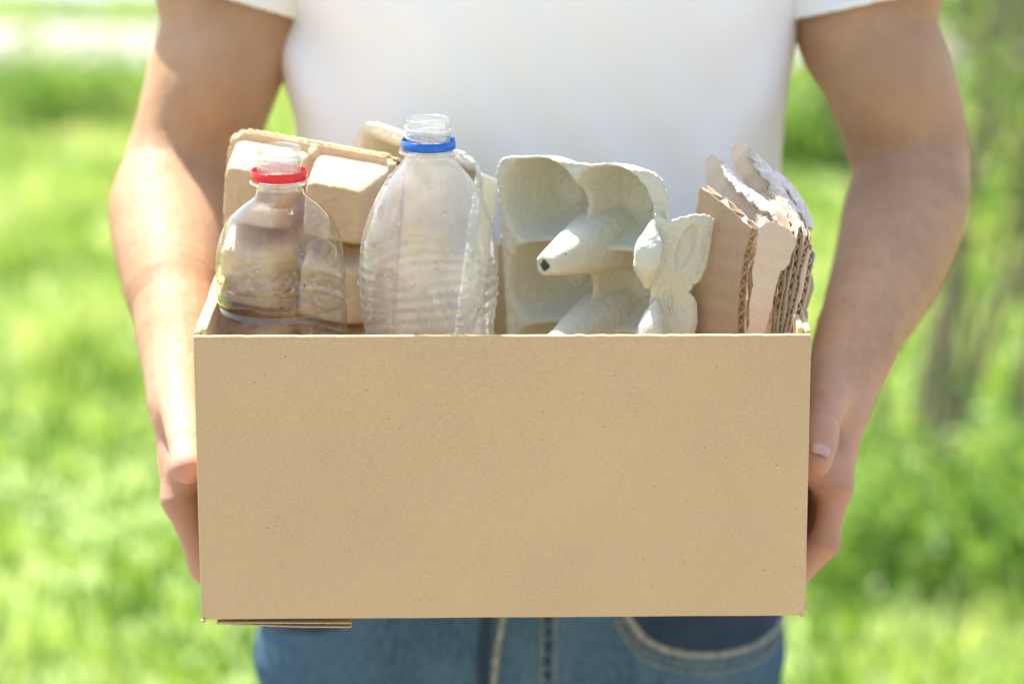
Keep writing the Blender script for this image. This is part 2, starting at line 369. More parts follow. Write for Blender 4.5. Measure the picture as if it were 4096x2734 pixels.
# ------------------------------------------------------------------ signed-distance body modelling
def chain(pts, n=6, flat=None, f=1.0, k=.006):
    """pts: (x,y,z,r)"""
    c = catmull(pts, n) if n > 1 and len(pts) > 2 else np.array([list(p) for p in pts], float)
    A = c[:-1]; B = c[1:]; rmax = c[:, 3].max()
    lo = (c[:, :3]-c[:, 3:4]).min(0); hi = (c[:, :3]+c[:, 3:4]).max(0)
    nv = None if flat is None else np.array(flat, float)/np.linalg.norm(flat)
    def fn(X, b0=None, b1=None):
        d = np.full(len(X), 9.0)
        for a, b in zip(A, B):
            if b0 is not None:
                g_ = max(a[3], b[3])+.05
                if np.any(np.minimum(a[:3], b[:3])-g_ > b1) or np.any(np.maximum(a[:3], b[:3])+g_ < b0): continue
            ba = b[:3]-a[:3]; L2 = max(ba@ba, 1e-9); pa = X-a[:3]; tt = np.clip(pa@ba/L2, 0, 1)
            q = pa-tt[:, None]*ba
            if nv is not None:
                comp = q@nv; q = q+np.outer(comp*(1/f-1), nv)
            r = a[3]+(b[3]-a[3])*tt; dd = np.sqrt(np.einsum('ij,ij->i', q, q))-r
            if nv is not None: dd = dd*(min(f, 1) if f < 1 else 1)**.5
            np.minimum(d, dd, out=d)
        return d
    return (fn, lo, hi, k, 1)
def sdf_mesh(prims, h, disp=None, B=28):
    lo = np.min([p[1] for p in prims], 0)-.02; hi = np.max([p[2] for p in prims], 0)+.02
    nb = np.ceil((hi-lo)/(h*B)).astype(int); ids = []; pos = []; Q = []
    big = np.int64(1 << 20)
    off = np.stack(np.meshgrid(*[np.arange(B+1)]*3, indexing='ij'), -1).reshape(-1, 3)
    for bi in np.ndindex(*nb):
        i0 = np.array(bi)*B; b0 = lo+i0*h; b1 = b0+B*h
        act = [p for p in prims if np.all(p[1]-p[3]-2*h < b1) and np.all(p[2]+p[3]+2*h > b0)]
        if not act: continue
        X = (b0+off*h); D = np.full(len(X), 1.0)
        for fn, _, _, k, op in act:
            e = fn(X, b0, b1)
            if k > 0:
                hh = np.clip(.5+.5*(D-e)/k, 0, 1); D = D*(1-hh)+e*hh-k*hh*(1-hh)
            else: D = np.minimum(D, e)
        if disp is not None: D = D+disp(X)
        if D.min() > 0 or D.max() < 0: continue
        G = D.reshape(B+1, B+1, B+1); s = G < 0
        c = np.zeros((B, B, B), int)
        for a in (0, 1):
            for b in (0, 1):
                for d in (0, 1): c += s[a:B+a, b:B+b, d:B+d]
        idx = np.argwhere((c > 0) & (c < 8))
        if not len(idx): continue
        acc = np.zeros((len(idx), 3)); cnt = np.zeros(len(idx))
        for ax in range(3):
            o1, o2 = [q for q in range(3) if q != ax]
            for a in (0, 1):
                for b in (0, 1):
                    q = idx.copy(); q[:, o1] += a; q[:, o2] += b; r = q.copy(); r[:, ax] += 1
                    va = G[q[:, 0], q[:, 1], q[:, 2]]; vb = G[r[:, 0], r[:, 1], r[:, 2]]
                    m = (va < 0) != (vb < 0); tt = np.where(m, va/np.where(m, va-vb, 1), 0)
                    pt = q.astype(float); pt[:, ax] += tt; acc[m] += pt[m]; cnt[m] += 1
        pos.append(b0+acc/cnt[:, None]*h); gi = (idx+i0+1).astype(np.int64); ids.append((gi[:, 0]*big+gi[:, 1])*big+gi[:, 2])
        for ax in range(3):
            o1, o2 = (ax+1) % 3, (ax+2) % 3
            sl = [slice(0, B)]*3; sh = list(sl); sh[ax] = slice(1, B+1)
            e = np.argwhere(s[tuple(sl)] != s[tuple(sh)])
            if not len(e): continue
            neg = s[e[:, 0], e[:, 1], e[:, 2]]; e = e+i0+1; qs = []
            for a, b in ((-1, -1), (0, -1), (0, 0), (-1, 0)):
                r = e.copy().astype(np.int64); r[:, o1] += a; r[:, o2] += b; qs.append((r[:, 0]*big+r[:, 1])*big+r[:, 2])
            qs = np.stack(qs, 1); qs[~neg] = qs[~neg][:, ::-1]; Q.append(qs)
    ids = np.concatenate(ids); pos = np.concatenate(pos); Q = np.concatenate(Q)
    o = np.argsort(ids); ids = ids[o]; pos = pos[o]
    k = np.clip(np.searchsorted(ids, Q), 0, len(ids)-1); ok = (ids[k] == Q).all(1)
    return pos, k[ok]
def C4(px, py, Y, r): p = P(px, py, Y); return (p.x, p.y, p.z, r)

YB = .425
LA = [(-.165, YB, 1.40, .060), C4(935, -200, .43, .058), C4(915, 100, .42, .0525), C4(857, 300, .41, .0505), C4(795, 500, .40, .0475), C4(722, 700, .385, .0445),
      C4(685, 850, .355, .0425), C4(683, 1000, .31, .0395), C4(690, 1150, .265, .0345), C4(706, 1320, .215, .027), C4(724, 1480, .175, .0215), C4(722, 1600, .15, .0205)]
RA = [(.20, YB, 1.40, .060), C4(3440, -200, .43, .060), C4(3462, 100, .42, .0545), C4(3533, 270, .41, .0505), C4(3612, 500, .40, .048), C4(3642, 700, .385, .0450),
      C4(3618, 850, .355, .0450), C4(3570, 1030, .31, .0420), C4(3512, 1170, .265, .0375), C4(3425, 1370, .205, .0285), C4(3362, 1540, .165, .0215), C4(3338, 1640, .145, .020)]
XL, XR = -.2075, .1945
prims = [chain([(.018, YB, .80, .165), (.018, YB, .95, .158), (.018, YB, 1.12, .163), (.018, YB, 1.28, .172), (.018, YB+.01, 1.38, .15)], 4, (0, 1, 0), .60, .03),
         chain([(.018, YB+.02, 1.38, .062), (.018, YB+.0, 1.50, .056)], 1, None, 1, .03),
         chain([(.018, YB-.01, 1.55, .070), (.018, YB-.005, 1.63, .083)], 1, None, 1, .02),
         chain([(.018, YB-.055, 1.515, .03), (.018, YB-.04, 1.55, .045)], 1, None, 1, .03),
         chain([(.018, YB-.092, 1.60, .008), (.018, YB-.105, 1.575, .012)], 1, None, 1, .01),
         chain([(.018+.083, YB+.0, 1.60, .012), (.018+.085, YB+.0, 1.575, .010)], 1, None, 1, .006),
         chain([(.018-.083, YB+.0, 1.60, .012), (.018-.085, YB+.0, 1.575, .010)], 1, None, 1, .006),
         chain(LA, 5, None, 1, .03), chain(RA, 5, None, 1, .03)]
# wrists widen along the palm
wl = Vector(LA[-1][:3]); wr = Vector(RA[-1][:3])
for sgn, W, arm, X0 in ((-1, wl, LA, XL), (1, wr, RA, XR)):
    a = Vector(arm[-3][:3]); k = .012
    for dv in (Vector((0, -.014, -.010)), Vector((0, .014, .010))):
        prims.append(chain([tuple(a+dv*.6)+(.023,), tuple(W+dv)+(.0165,)], 1, None, 1, .014))
def fingers(side):
    X0 = XL if side < 0 else XR; s = side; out = []
    W = wl if side < 0 else wr
    if side < 0:
        K = [(.0215, .100, .911), (.0235, .120, .907), (.0225, .139, .909), (.020, .156, .915)]
        PI_ = [(.0050, .098, .862), (.0055, .118, .858), (.0060, .137, .857), (.006, .155, .859)]
    else:
        K = [(.0275, .098, .921), (.027, .112, .912), (.0255, .132, .912), (.022, .150, .916)]
        PI_ = [(.0205, .088, .884), (.016, .110, .872), (.012, .129, .866), (.008, .143, .860)]
    rr = [.0102, .0104, .0098, .0085]
    for i in range(4):
        kx, ky, kz = K[i]; qx, qy, qz = PI_[i]; r = rr[i]
        kn = (X0+s*kx, ky, kz)
        out.append(chain([(W.x-s*.002, W.y-.012+.009*i, W.z-.004, .0135), ((W.x+kn[0])/2+s*.001, (W.y+ky)/2-.004+.003*i, (W.z+kz)/2, .0135), kn+(r*1.18,)], 4, None, 1, .010))
        pip = (X0+s*qx, qy, qz)
        zb = .8555
        pts = [kn+(r*1.18,), ((kn[0]*.6+pip[0]*.4)+s*.0004, ky*.6+qy*.4, kz*.6+qz*.4, r*.98), ((kn[0]*.25+pip[0]*.75)+s*.0002, ky*.25+qy*.75, kz*.25+qz*.75, r*.96), pip+(r*1.07,)]
        out.append(chain(pts, 4, None, 1, .006))
        dip = (X0-s*.012, qy-.004, zb-r*.9); tip = (X0-s*.034, qy-.006, zb-r*.78)
        out.append(chain([pip+(r*1.0,), dip+(r*.92,)], 1, None, 1, .004))
        out.append(chain([dip+(r*.92,), tip+(r*.80,)], 1, None, 1, .003))
    # palm pad against the box
    out.append(chain([(X0+s*.014, .10, .935, .0135), (X0+s*.014, .125, .935, .0135)], 1, None, 1, .012))
    return out
FL = fingers(-1); FR = fingers(1)
# thumbs
ar_, al_ = Vector(RA[-3][:3]), Vector(LA[-3][:3])
TL = [(al_.x+.002, al_.y-.002, al_.z, .013), C4(722, 1560, .142, .0150), C4(731, 1680, .104, .0138), C4(741, 1780, .068, .0116), C4(748, 1868, .040, .0112)]
TR = [(ar_.x-.002, ar_.y-.004, ar_.z, .014), C4(3326, 1510, .152, .0160), C4(3308, 1605, .116, .0146), C4(3290, 1690, .090, .0122), C4(3280, 1760, .072, .0128), C4(3264, 1845, .056, .0106)]
for arm, sg in ((LA, -1), (RA, 1)):
    a_, b_, c_ = [Vector(arm[q][:3]) for q in (2, 4, 5)]; fw = Vector((-sg*.006, -.024, .004))
    prims.append(chain([tuple(a_+fw)+(.026,), tuple(a_.lerp(b_, .6)+fw*1.15)+(.034,), tuple(b_+fw*.6)+(.020,)], 6, None, 1, .018))
    d_, e_ = Vector(arm[6][:3]), Vector(arm[8][:3])
    prims.append(chain([tuple(c_+Vector((sg*.012, -.020, .010)))+(.020,), tuple(d_+Vector((sg*.012, -.016, .008)))+(.031,), tuple(e_+Vector((sg*.004, -.008, .004)))+(.024,)], 6, None, 1, .014))
    prims.append(chain([tuple(c_+Vector((-sg*.020, -.012, .0)))+(.018,), tuple(d_+Vector((-sg*.016, -.012, -.004)))+(.027,), tuple(e_+Vector((-sg*.006, -.004, -.008)))+(.020,)], 6, None, 1, .014))
prims += FL+FR+[chain(TL, 5, None, 1, .012), chain(TR, 5, None, 1, .012)]
V, F = sdf_mesh(prims, .0022)
prs = empty('person', (.018, .42, 0), 'man in a white T-shirt and blue jeans holding the cardboard box with both hands', 'person')
body = mesh('body', V, F, M['skin'], prs)
a = body.data.attributes.new('palm', 'FLOAT', 'POINT')
tipL = np.array(TL[-1][:3])+np.array([.002, -.006, -.003]); palm = np.clip(1-np.linalg.norm(V-tipL, axis=1)/.016, 0, 1)*1.5
hands = np.clip((1.0-V[:, 2])/.06, 0, .35)*(V[:, 1] < .2)
a.data.foreach_set('value', np.clip(np.maximum(palm, hands), 0, 1).astype(np.float32))
sm = body.modifiers.new('smooth', 'SMOOTH'); sm.factor = .5; sm.iterations = 2
def add_creases(mat, joints):
    nt_ = mat.node_tree; b = nt_.nodes['Principled BSDF']; geo = nt_.nodes.new('ShaderNodeTexCoord'); acc = None
    def mth(op, a, c):
        m = nt_.nodes.new('ShaderNodeMath'); m.operation = op
        for i, v in enumerate((a, c)):
            if hasattr(v, 'is_linked'): nt_.links.new(v, m.inputs[i])
            elif v is not None: m.inputs[i].default_value = v
        return m.outputs[0]
    for (J, axis, rad, per) in joints:
        sb = nt_.nodes.new('ShaderNodeVectorMath'); sb.operation = 'SUBTRACT'; nt_.links.new(geo.outputs['Object'], sb.inputs[0]); sb.inputs[1].default_value = J
        ln_ = nt_.nodes.new('ShaderNodeVectorMath'); ln_.operation = 'LENGTH'; nt_.links.new(sb.outputs[0], ln_.inputs[0])
        dt = nt_.nodes.new('ShaderNodeVectorMath'); dt.operation = 'DOT_PRODUCT'; nt_.links.new(sb.outputs[0], dt.inputs[0]); dt.inputs[1].default_value = axis
        nz = nt_.nodes.new('ShaderNodeTexNoise'); nz.inputs['Scale'].default_value = 260; nt_.links.new(geo.outputs['Object'], nz.inputs['Vector'])
        ph = mth('ADD', mth('MULTIPLY', dt.outputs['Value'], 2*math.pi/per), mth('MULTIPLY', nz.outputs['Fac'], 2.2))
        along = mth('MULTIPLY', mth('ABSOLUTE', dt.outputs['Value'], None), 1/.0055); fall = mth('MAXIMUM', mth('SUBTRACT', 1.0, along), 0.0)
        near = mth('LESS_THAN', ln_.outputs['Value'], rad)
        h = mth('MULTIPLY', mth('MULTIPLY', mth('POWER', mth('ABSOLUTE', mth('SINE', ph, None), None), .5), fall), near); acc = h if acc is None else mth('ADD', acc, h)
    bp = nt_.nodes.new('ShaderNodeBump'); bp.inputs['Strength'].default_value = .55; bp.inputs['Distance'].default_value = .0011; nt_.links.new(acc, bp.inputs['Height'])
    old = b.inputs['Normal'].links[0].from_socket; nt_.links.new(old, bp.inputs['Normal']); nt_.links.new(bp.outputs[0], b.inputs['Normal'])
jl = []
for T3, q_ in ((TR, 3), (TL, 3)):
    A_, B_ = Vector(T3[q_-1][:3]), Vector(T3[q_+1][:3]); jl.append((tuple(T3[q_][:3]), tuple((B_-A_).normalized()), .020, .0030))
jl.append(((XR+.0205, .088, .884), tuple(Vector((-.2, -.1, -1)).normalized()), .018, .003)); jl.append(((XR+.0275, .098, .921), (0, -.2, -1), .018, .004))
jl.append(((XL-.0215, .100, .911), (0, -.2, -1), .018, .004))
add_creases(M['skin'], jl)
# nail of the visible thumb
def nail(c, nrm, axis, w_, l_):
    nrm = Vector(nrm).normalized(); axis = Vector(axis); axis = (axis-nrm*axis.dot(nrm)).normalized(); sx = axis.cross(nrm); V = []; F = []
    n = 12
    for i in range(n+1):
        for j in range(n+1):
            u = -1+2*i/n; v = -1+2*j/n
            uu = u*math.sqrt(1-.55*max(v, 0)**3-.55*max(-v, 0)**3)
            V.append(Vector(c)+sx*(uu*w_)+axis*(v*l_)+nrm*(.0011-(uu*w_)**2/(2*.0095)-(max(v, 0)*l_)**2*9))
    for i in range(n):
        for j in range(n): a = i*(n+1)+j; F.append((a, a+n+1, a+n+2, a+1))
    return V, F
ct = Vector(TR[-1][:3]); ax = (Vector(TR[-1][:3])-Vector(TR[-3][:3])).normalized()
nd = Vector((.02, -1, .30)); nd = (nd-ax*nd.dot(ax)).normalized()
sel_ = (np.abs(V-np.array(ct)).max(1) < .05); Fs = F[sel_[F].all(1)]
tb = BVHTree.FromPolygons([tuple(v) for v in V], [tuple(f) for f in Fs.tolist()])
hit = tb.ray_cast(ct-ax*.003+nd*.03, -nd); cn = (hit[0] if hit[0] is not None else ct-ax*.003+nd*.0112)
nv, nf = nail(cn-nd*.0009, nd, ax, .0064, .0074)
nl = mesh('fingernail', nv, nf, M['nail'], body); solid(nl, .0004, 1)
# short dark hair on both forearms
Vn = np.zeros_like(V); fnn = np.cross(V[F[:, 1]]-V[F[:, 0]], V[F[:, 2]]-V[F[:, 0]])
for q_ in range(4): np.add.at(Vn, F[:, q_], fnn)
Vn /= np.linalg.norm(Vn, axis=1)[:, None]+1e-12
cand = np.where((V[:, 2] > .985) & (V[:, 2] < 1.13) & (np.abs(V[:, 0]-.018) > .19) & (V[:, 1] < .42))[0]
rg = np.random.default_rng(5); pick_ = rg.choice(cand, 5000); p0 = V[pick_]; n0 = Vn[pick_]
down = np.array([0, -.55, -.8])+rg.normal(0, .35, (len(p0), 3)); down -= n0*(down*n0).sum(1)[:, None]; down /= np.linalg.norm(down, axis=1)[:, None]
ln = rg.uniform(.006, .014, (len(p0), 1)); sd = np.cross(down, n0)*.000055
m0 = p0+down*ln*.5+n0*ln*.22; e0 = p0+down*ln+n0*ln*.28
HV = np.stack([p0-sd, p0+sd, m0+sd, m0-sd, e0+sd*.3, e0-sd*.3], 1).reshape(-1, 3); i_ = np.arange(len(p0))*6
HF = np.concatenate([np.stack([i_, i_+1, i_+2, i_+3], 1), np.stack([i_+3, i_+2, i_+4, i_+5], 1)])
t = NT('arm_hair'); hm_ = t.fin((.12, .07, .04), .5); ah = mesh('arm_hair', HV, HF, hm_, body, smooth=False); ah['kind'] = 'stuff'
# hair cap on the head (above the frame)
hv, hf = sdf_mesh([chain([(.018, YB+.005, 1.60, .078), (.018, YB+.008, 1.655, .087)], 1), chain([(.018, YB+.04, 1.58, .06), (.018, YB+.04, 1.64, .07)], 1)], .006)
t = NT('dark_hair'); hair = mesh('hair', hv[:, :], hf, t.fin((.03, .02, .015), .6), prs)

# ------------------------------------------------------------------ T-shirt
def folds(X):
    x, y, z = X[:, 0], X[:, 1], X[:, 2]
    lft = np.exp(-((x+.16)/.06)**2); rgt = np.exp(-((x-.19)/.05)**2)
    d = .0095*np.sin((z*1.0+x*1.5)*60+2*np.sin(x*20))*lft*np.clip((z-1.0)*3, 0, 1)
    d += .0025*np.sin((z-x*1.2)*60)*rgt
    d += .0026*np.sin(x*75+z*28+3*np.sin(z*11+x*5))*(.45+.55*np.clip(.6-x*4, 0, 1))
    d += .0060*np.sin(x*26+z*7+1.5*np.sin(z*9))+.0030*np.sin(x*47-z*17+2*np.sin(z*6))*np.clip(.5-x*3, 0, 1)
    return d
sh = [chain([(.018, YB, .76, .196), (.018, YB, .90, .190), (.018, YB, 1.05, .188), (.020, YB, 1.18, .196), (.021, YB, 1.28, .203), (.018, YB+.01, 1.36, .175), (.018, YB+.02, 1.41, .10)], 4, (0, 1, 0), .62, .035)]
hems = []; sleeves = []
for arm in (LA, RA):
    a = Vector(arm[0][:3]); b = Vector(arm[1][:3]); c = Vector(arm[2][:3]); dd = (c-b).normalized()
    hem = b + (c-b)*(.67 if arm is LA else .74); dd = (dd+Vector((-.22 if arm is LA else .12, 0, 0))).normalized(); hems.append((hem, dd))
    pr_ = chain([tuple(a)+(.070,), tuple(b)+(.0665,), tuple(hem+dd*.03)+(.0665,)], 5, None, 1, .03)
    sleeves.append(pr_)
V, F = sdf_mesh(sh, .004, folds)
fc = V[F].mean(1); kp = np.ones(len(F), bool)
kp &= ~(fc[:, 2] < .80); kp &= ~(fc[:, 2] > 1.455)
Vc, Fc = compact(V, F[kp])
bm = bmesh.new(); vs = [bm.verts.new(v) for v in Vc]
for f in Fc.tolist(): bm.faces.new([vs[k] for k in f])
def slfold(X): return .0028*np.sin(X[:, 2]*70+X[:, 0]*40)+.002*np.sin(X[:, 0]*90)
for (hem, dd), pr_ in zip(hems, sleeves):
    Vs, Fs_ = sdf_mesh([pr_], .004, slfold); b2 = bmesh.new(); vv = [b2.verts.new(v) for v in Vs]
    for f in Fs_.tolist(): b2.faces.new([vv[k] for k in f])
    bmesh.ops.bisect_plane(b2, geom=b2.verts[:]+b2.edges[:]+b2.faces[:], plane_co=Vector(hem), plane_no=dd, clear_outer=True)
    mt_ = bpy.data.meshes.new('sleeve'); b2.to_mesh(mt_); b2.free(); bm.from_mesh(mt_); bpy.data.meshes.remove(mt_)
shirt = from_bm('t_shirt', bm, M['cotton'], prs, True); solid(shirt, .0022, -1)
mm = shirt.modifiers.new('s', 'SMOOTH'); mm.iterations = 4
for (hem, dd) in hems:      # stitched hem band of each sleeve
    pass

# ------------------------------------------------------------------ jeans
def jfold(X):
    x, y, z = X[:, 0], X[:, 1], X[:, 2]
    return .0028*np.sin((z*1.0+.35*(x-.01)*np.sign(.01-x)*-1)*85+3*np.sin(x*9))*np.clip((.80-z)*6, 0, 1)+.002*np.sin(x*30+z*18)
j = [chain([(.007, YB, .95, .178), (.007, YB, .85, .192), (.007, YB, .76, .203), (.007, YB, .68, .205)], 4, (0, 1, 0), .60, .03)]
for s in (-1, 1):
    j.append(chain([(.007+s*.098, YB, .74, .106), (.007+s*.102, YB, .60, .104), (.007+s*.108, YB+.0, .42, .070), (.007+s*.112, YB+.01, .10, .062)], 4, None, 1, .025))
V, F = sdf_mesh(j, .0045, jfold)
fc = V[F].mean(1); F = F[(fc[:, 2] < .98) & (fc[:, 2] > .06)]
V, F = compact(V, F)
jeans = mesh('jeans', V, F, M['denim'], prs); solid(jeans, .002, -1)
mm = jeans.modifiers.new('s', 'SMOOTH'); mm.iterations = 3
jb = BVHTree.FromPolygons([tuple(v) for v in V], [tuple(f) for f in F.tolist()])
def on_jeans(px, py, lift=.001):
    d = ray(px, py).normalized(); h = jb.ray_cast(CAM, d)
    if h[0] is None: p = P(px, py, YB-.05); return p, Vector((0, -1, 0))
    n = h[1] if h[1].dot(d) < 0 else -h[1]; return h[0]+n*lift, n
def band(name, curve, wpx, thick, mat, parent, dashes=None, lift=.0006, r=None):
    c = catmull(curve, 12); mb = MB(); seg = []
    pts = [on_jeans(q[0], q[1], lift)[0] for q in c]
    if dashes:
        tot = []; acc = 0
        fine = catmull([tuple(p) for p in pts], 4)
        run = [fine[0]]; acc = 0; on = True
        for a, b in zip(fine[:-1], fine[1:]):
            acc += np.linalg.norm(b-a)
            if on: run.append(b)
            if acc > dashes[0 if on else 1]:
                if on and len(run) > 1: mb.add(*tube(run, wpx, 6))
                on = not on; acc = 0; run = [b]
    else: mb.add(*tube(pts, wpx, 8))
    return mesh(name, mb.V, mb.F, mat, parent)
# right front pocket with its double stitched edge
pc = [(2480, 2400), (2520, 2480), (2590, 2560), (2700, 2605), (2850, 2617), (2990, 2590), (3080, 2535), (3125, 2470)]
def off(c, d): return [(x+(d*.25 if x < 2600 else 0)*-1, y+d) for x, y in c]
pb = band('pocket_edge', pc, .0030, 0, M['thread'], jeans)
band('pocket_stitching', off(pc, 42), .0011, 0, M['thread'], jeans, (.004, .002)); band('pocket_stitching', off(pc, 72), .0014, 0, M['thread'], jeans, (.004, .002))
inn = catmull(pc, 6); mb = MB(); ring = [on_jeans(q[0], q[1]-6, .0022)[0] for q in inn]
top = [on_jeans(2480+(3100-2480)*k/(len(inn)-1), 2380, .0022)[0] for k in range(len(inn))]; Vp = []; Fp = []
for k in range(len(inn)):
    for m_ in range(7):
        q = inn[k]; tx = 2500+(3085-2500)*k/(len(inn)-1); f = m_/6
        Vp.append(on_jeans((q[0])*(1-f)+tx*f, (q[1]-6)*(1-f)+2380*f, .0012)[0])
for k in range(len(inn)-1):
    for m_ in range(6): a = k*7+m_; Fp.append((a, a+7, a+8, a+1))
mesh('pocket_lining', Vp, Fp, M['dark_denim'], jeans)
pl = [(990, 2400), (1060, 2480), (1180, 2512), (1330, 2505), (1480, 2400)]
band('pocket_edge', pl, .0024, 0, M['dark_denim'], jeans)
fly1 = [(1950, 2400), (1942, 2520), (1930, 2640), (1925, 2760)]; band('fly_seam', fly1, .0040, 0, M['dark_denim'], jeans)
fly2 = [(2022, 2400), (2003, 2520), (1985, 2620), (1972, 2760)]; band('fly_seam', fly2, .0028, 0, M['thread'], jeans)
for dx in (-22, 30):
    f3 = [(2190+dx, 2400), (2190+dx, 2520), (2188+dx, 2640), (2190+dx, 2800)]; band('fly_stitching', f3, .0012, 0, M['thread'], jeans, (.004, .0015))
band('fly_stitching', [(2192, 2400), (2192, 2520), (2190, 2640), (2192, 2800)], .0022, 0, M['dark_denim'], jeans, (.006, .005))
# shoes (below the frame)
for s in (-1, 1):
    x = .007+s*.115; sv, sf = sdf_mesh([chain([(x, YB+.05, .05, .045), (x, YB-.05, .045, .045), (x, YB-.15, .035, .034)], 4), chain([(x, YB+.04, .05, .05), (x, YB+.02, .12, .045)], 1)], .007)
    t = NT('shoe_leather'); mesh('shoe', sv, sf, t.fin((.05, .04, .035), .5), prs)

# ------------------------------------------------------------------ the cardboard box
BD = .262
c_tl, c_tr, c_bl, c_br = P(772, 1343, 0), P(3245, 1337, 0), P(806, 2478, 0), P(3220, 2462, 0)
bx = empty('cardboard_box', ((c_bl.x+c_br.x)/2, BD/2, c_bl.z), 'plain brown open cardboard box held in front of the man', 'box')
def slab(name, q, n, th, mat, parent, res=(40, 20), bow=0.0, rag=None, bev=.0009):
    """q = four corners (tl,tr,br,bl) of the outer face, n = outward normal"""
    q = [Vector(v) for v in q]; n = Vector(n).normalized(); bm = bmesh.new(); A, B = res; g0 = []; g1 = []
    for i in range(A+1):
        r0 = []; r1 = []
        for j in range(B+1):
            u = i/A; v = j/B; p = (q[0]*(1-u)+q[1]*u)*(1-v)+(q[3]*(1-u)+q[2]*u)*v
            p = p + n*(bow*math.sin(math.pi*u)*(1-v)+.0006*noise.noise(p*22))
            if rag: p = p + (q[0]-q[3]).normalized()*rag*(noise.noise(Vector((u*60, 3, v)))*(1 if j == 0 else 0))
            r0.append(bm.verts.new(p)); r1.append(bm.verts.new(p-n*th))
        g0.append(r0); g1.append(r1)
    for i in range(A):
        for j in range(B):
            bm.faces.new((g0[i][j], g0[i][j+1], g0[i+1][j+1], g0[i+1][j])); bm.faces.new((g1[i][j], g1[i+1][j], g1[i+1][j+1], g1[i][j+1]))
    for i in range(A):
        bm.faces.new((g0[i][0], g0[i+1][0], g1[i+1][0], g1[i][0])); bm.faces.new((g0[i+1][B], g0[i][B], g1[i][B], g1[i+1][B]))
    for j in range(B):
        bm.faces.new((g0[0][j+1], g0[0][j], g1[0][j], g1[0][j+1])); bm.faces.new((g0[A][j], g0[A][j+1], g1[A][j+1], g1[A][j]))
    bmesh.ops.recalc_face_normals(bm, faces=bm.faces)
    o = from_bm(name, bm, mat, parent, True)
    if bev:
        m = o.modifiers.new('b', 'BEVEL'); m.width = bev; m.segments = 3; m.limit_method = 'ANGLE'; m.angle_limit = R(50)
    return o
by = Vector((0, BD, 0)); T_ = .0038
fp = slab('front_panel', (c_tl-Vector((.0002, 0, 0)), c_tr+Vector((.0002, 0, 0)), c_br+Vector((.0002, 0, 0)), c_bl-Vector((.0002, 0, 0))), (0, -1, 0), T_, M['kraft'], bx, (80, 20), .0008, .0006, .0016)
slab('back_panel', (c_tl+by, c_tr+by, c_br+by, c_bl+by), (0, 1, 0), T_, M['kraft'], bx)
fr = Vector((0, .0039, 0))
# left wall: rounded front fold, doubled by the flap tucked inside
dz = Vector((0, 0, .0022))
slab('side_panel', (c_tl+fr+dz, c_tl+by+dz, c_bl+by, c_bl+fr), (-1, 0, 0), .0042, M['kraft_side'], bx, (30, 20), .0, .0004, .0017)
slab('side_panel', (c_tr+fr+dz, c_tr+by+dz, c_br+by, c_br+fr), (1, 0, 0), .0042, M['kraft_side'], bx, (30, 20), .0, .0004, .0017)
for cc, s in ((c_tl, 1), (c_tr, -1)):
    a = cc+Vector((s*.0044, .0055, .0035)); slab('tucked_flap', (a, a+by*.95, a+by*.95-Vector((0, 0, .09)), a-Vector((0, 0, .09))), (-s, 0, 0), .0040, M['kraft_side'], bx, (30, 8), 0, .0008, .0014)
slab('bottom_panel', (c_bl+Vector((.003, .004, .0045)), c_br+Vector((-.003, .004, .0045)), c_br+by+Vector((-.003, -.004, .0045)), c_bl+by+Vector((.003, -.004, .0045))), (0, 0, -1), T_, M['kraft'], bx)
# crushed corner nibs
def nib(px, py, Y, r, seed, mat):
    V, F = tube([P(px-r*.5, py-2, Y), P(px, py, Y-.0005), P(px+r*.6, py+r*.3, Y)], [.0006, .0016, .0005], 7)
    V = [v+Vector((noise.noise(v*900+Vector((seed, 0, 0))), 0, noise.noise(v*700)))*.0012 for v in V]
    return mesh('corner_dent', V, F, mat, bx)
nib(3222, 2426, .002, 22, 1, M['kraft_side']); nib(3205, 2455, .001, 18, 2, M['kraft_side']); nib(815, 2480, 0, 16, 3, M['kraft_side']); nib(800, 1352, .002, 16, 4, M['torn'])
nib(3240, 1352, .001, 16, 5, M['kraft_side'])

# ------------------------------------------------------------------ corrugated board pieces
def inside_spans(poly, x):
    ys = []
    for (x0, y0), (x1, y1) in zip(poly, poly[1:]+poly[:1]):
        if (x0 <= x < x1) or (x1 <= x < x0): ys.append(y0+(y1-y0)*(x-x0)/(x1-x0))
    ys.sort(); return [(ys[i], ys[i+1]) for i in range(0, len(ys)-1, 2)]
def rag_poly(poly, amp, seed, step=.0022, torn=None):
    out = []; rg = random.Random(seed)
    for i, (a, b) in enumerate(zip(poly, poly[1:]+poly[:1])):
        L = math.hypot(b[0]-a[0], b[1]-a[1]); n = max(1, int(L/step)); am = amp if (torn is None or i in torn) else amp*.15
        nx, ny = (b[1]-a[1])/max(L, 1e-6), -(b[0]-a[0])/max(L, 1e-6)
        for k in range(n):
            f = k/n; w_ = noise.noise(Vector(((i*7+f*L*160), seed*3.3, 0)))*.7+noise.noise(Vector(((i*5+f*L*520), seed, 2)))*.5+rg.uniform(-.25, .25)
            w_ *= min(1, 4*min(f, 1-f)+.25)
            out.append((a[0]+(b[0]-a[0])*f+nx*w_*am, a[1]+(b[1]-a[1])*f+ny*w_*am))
    return out
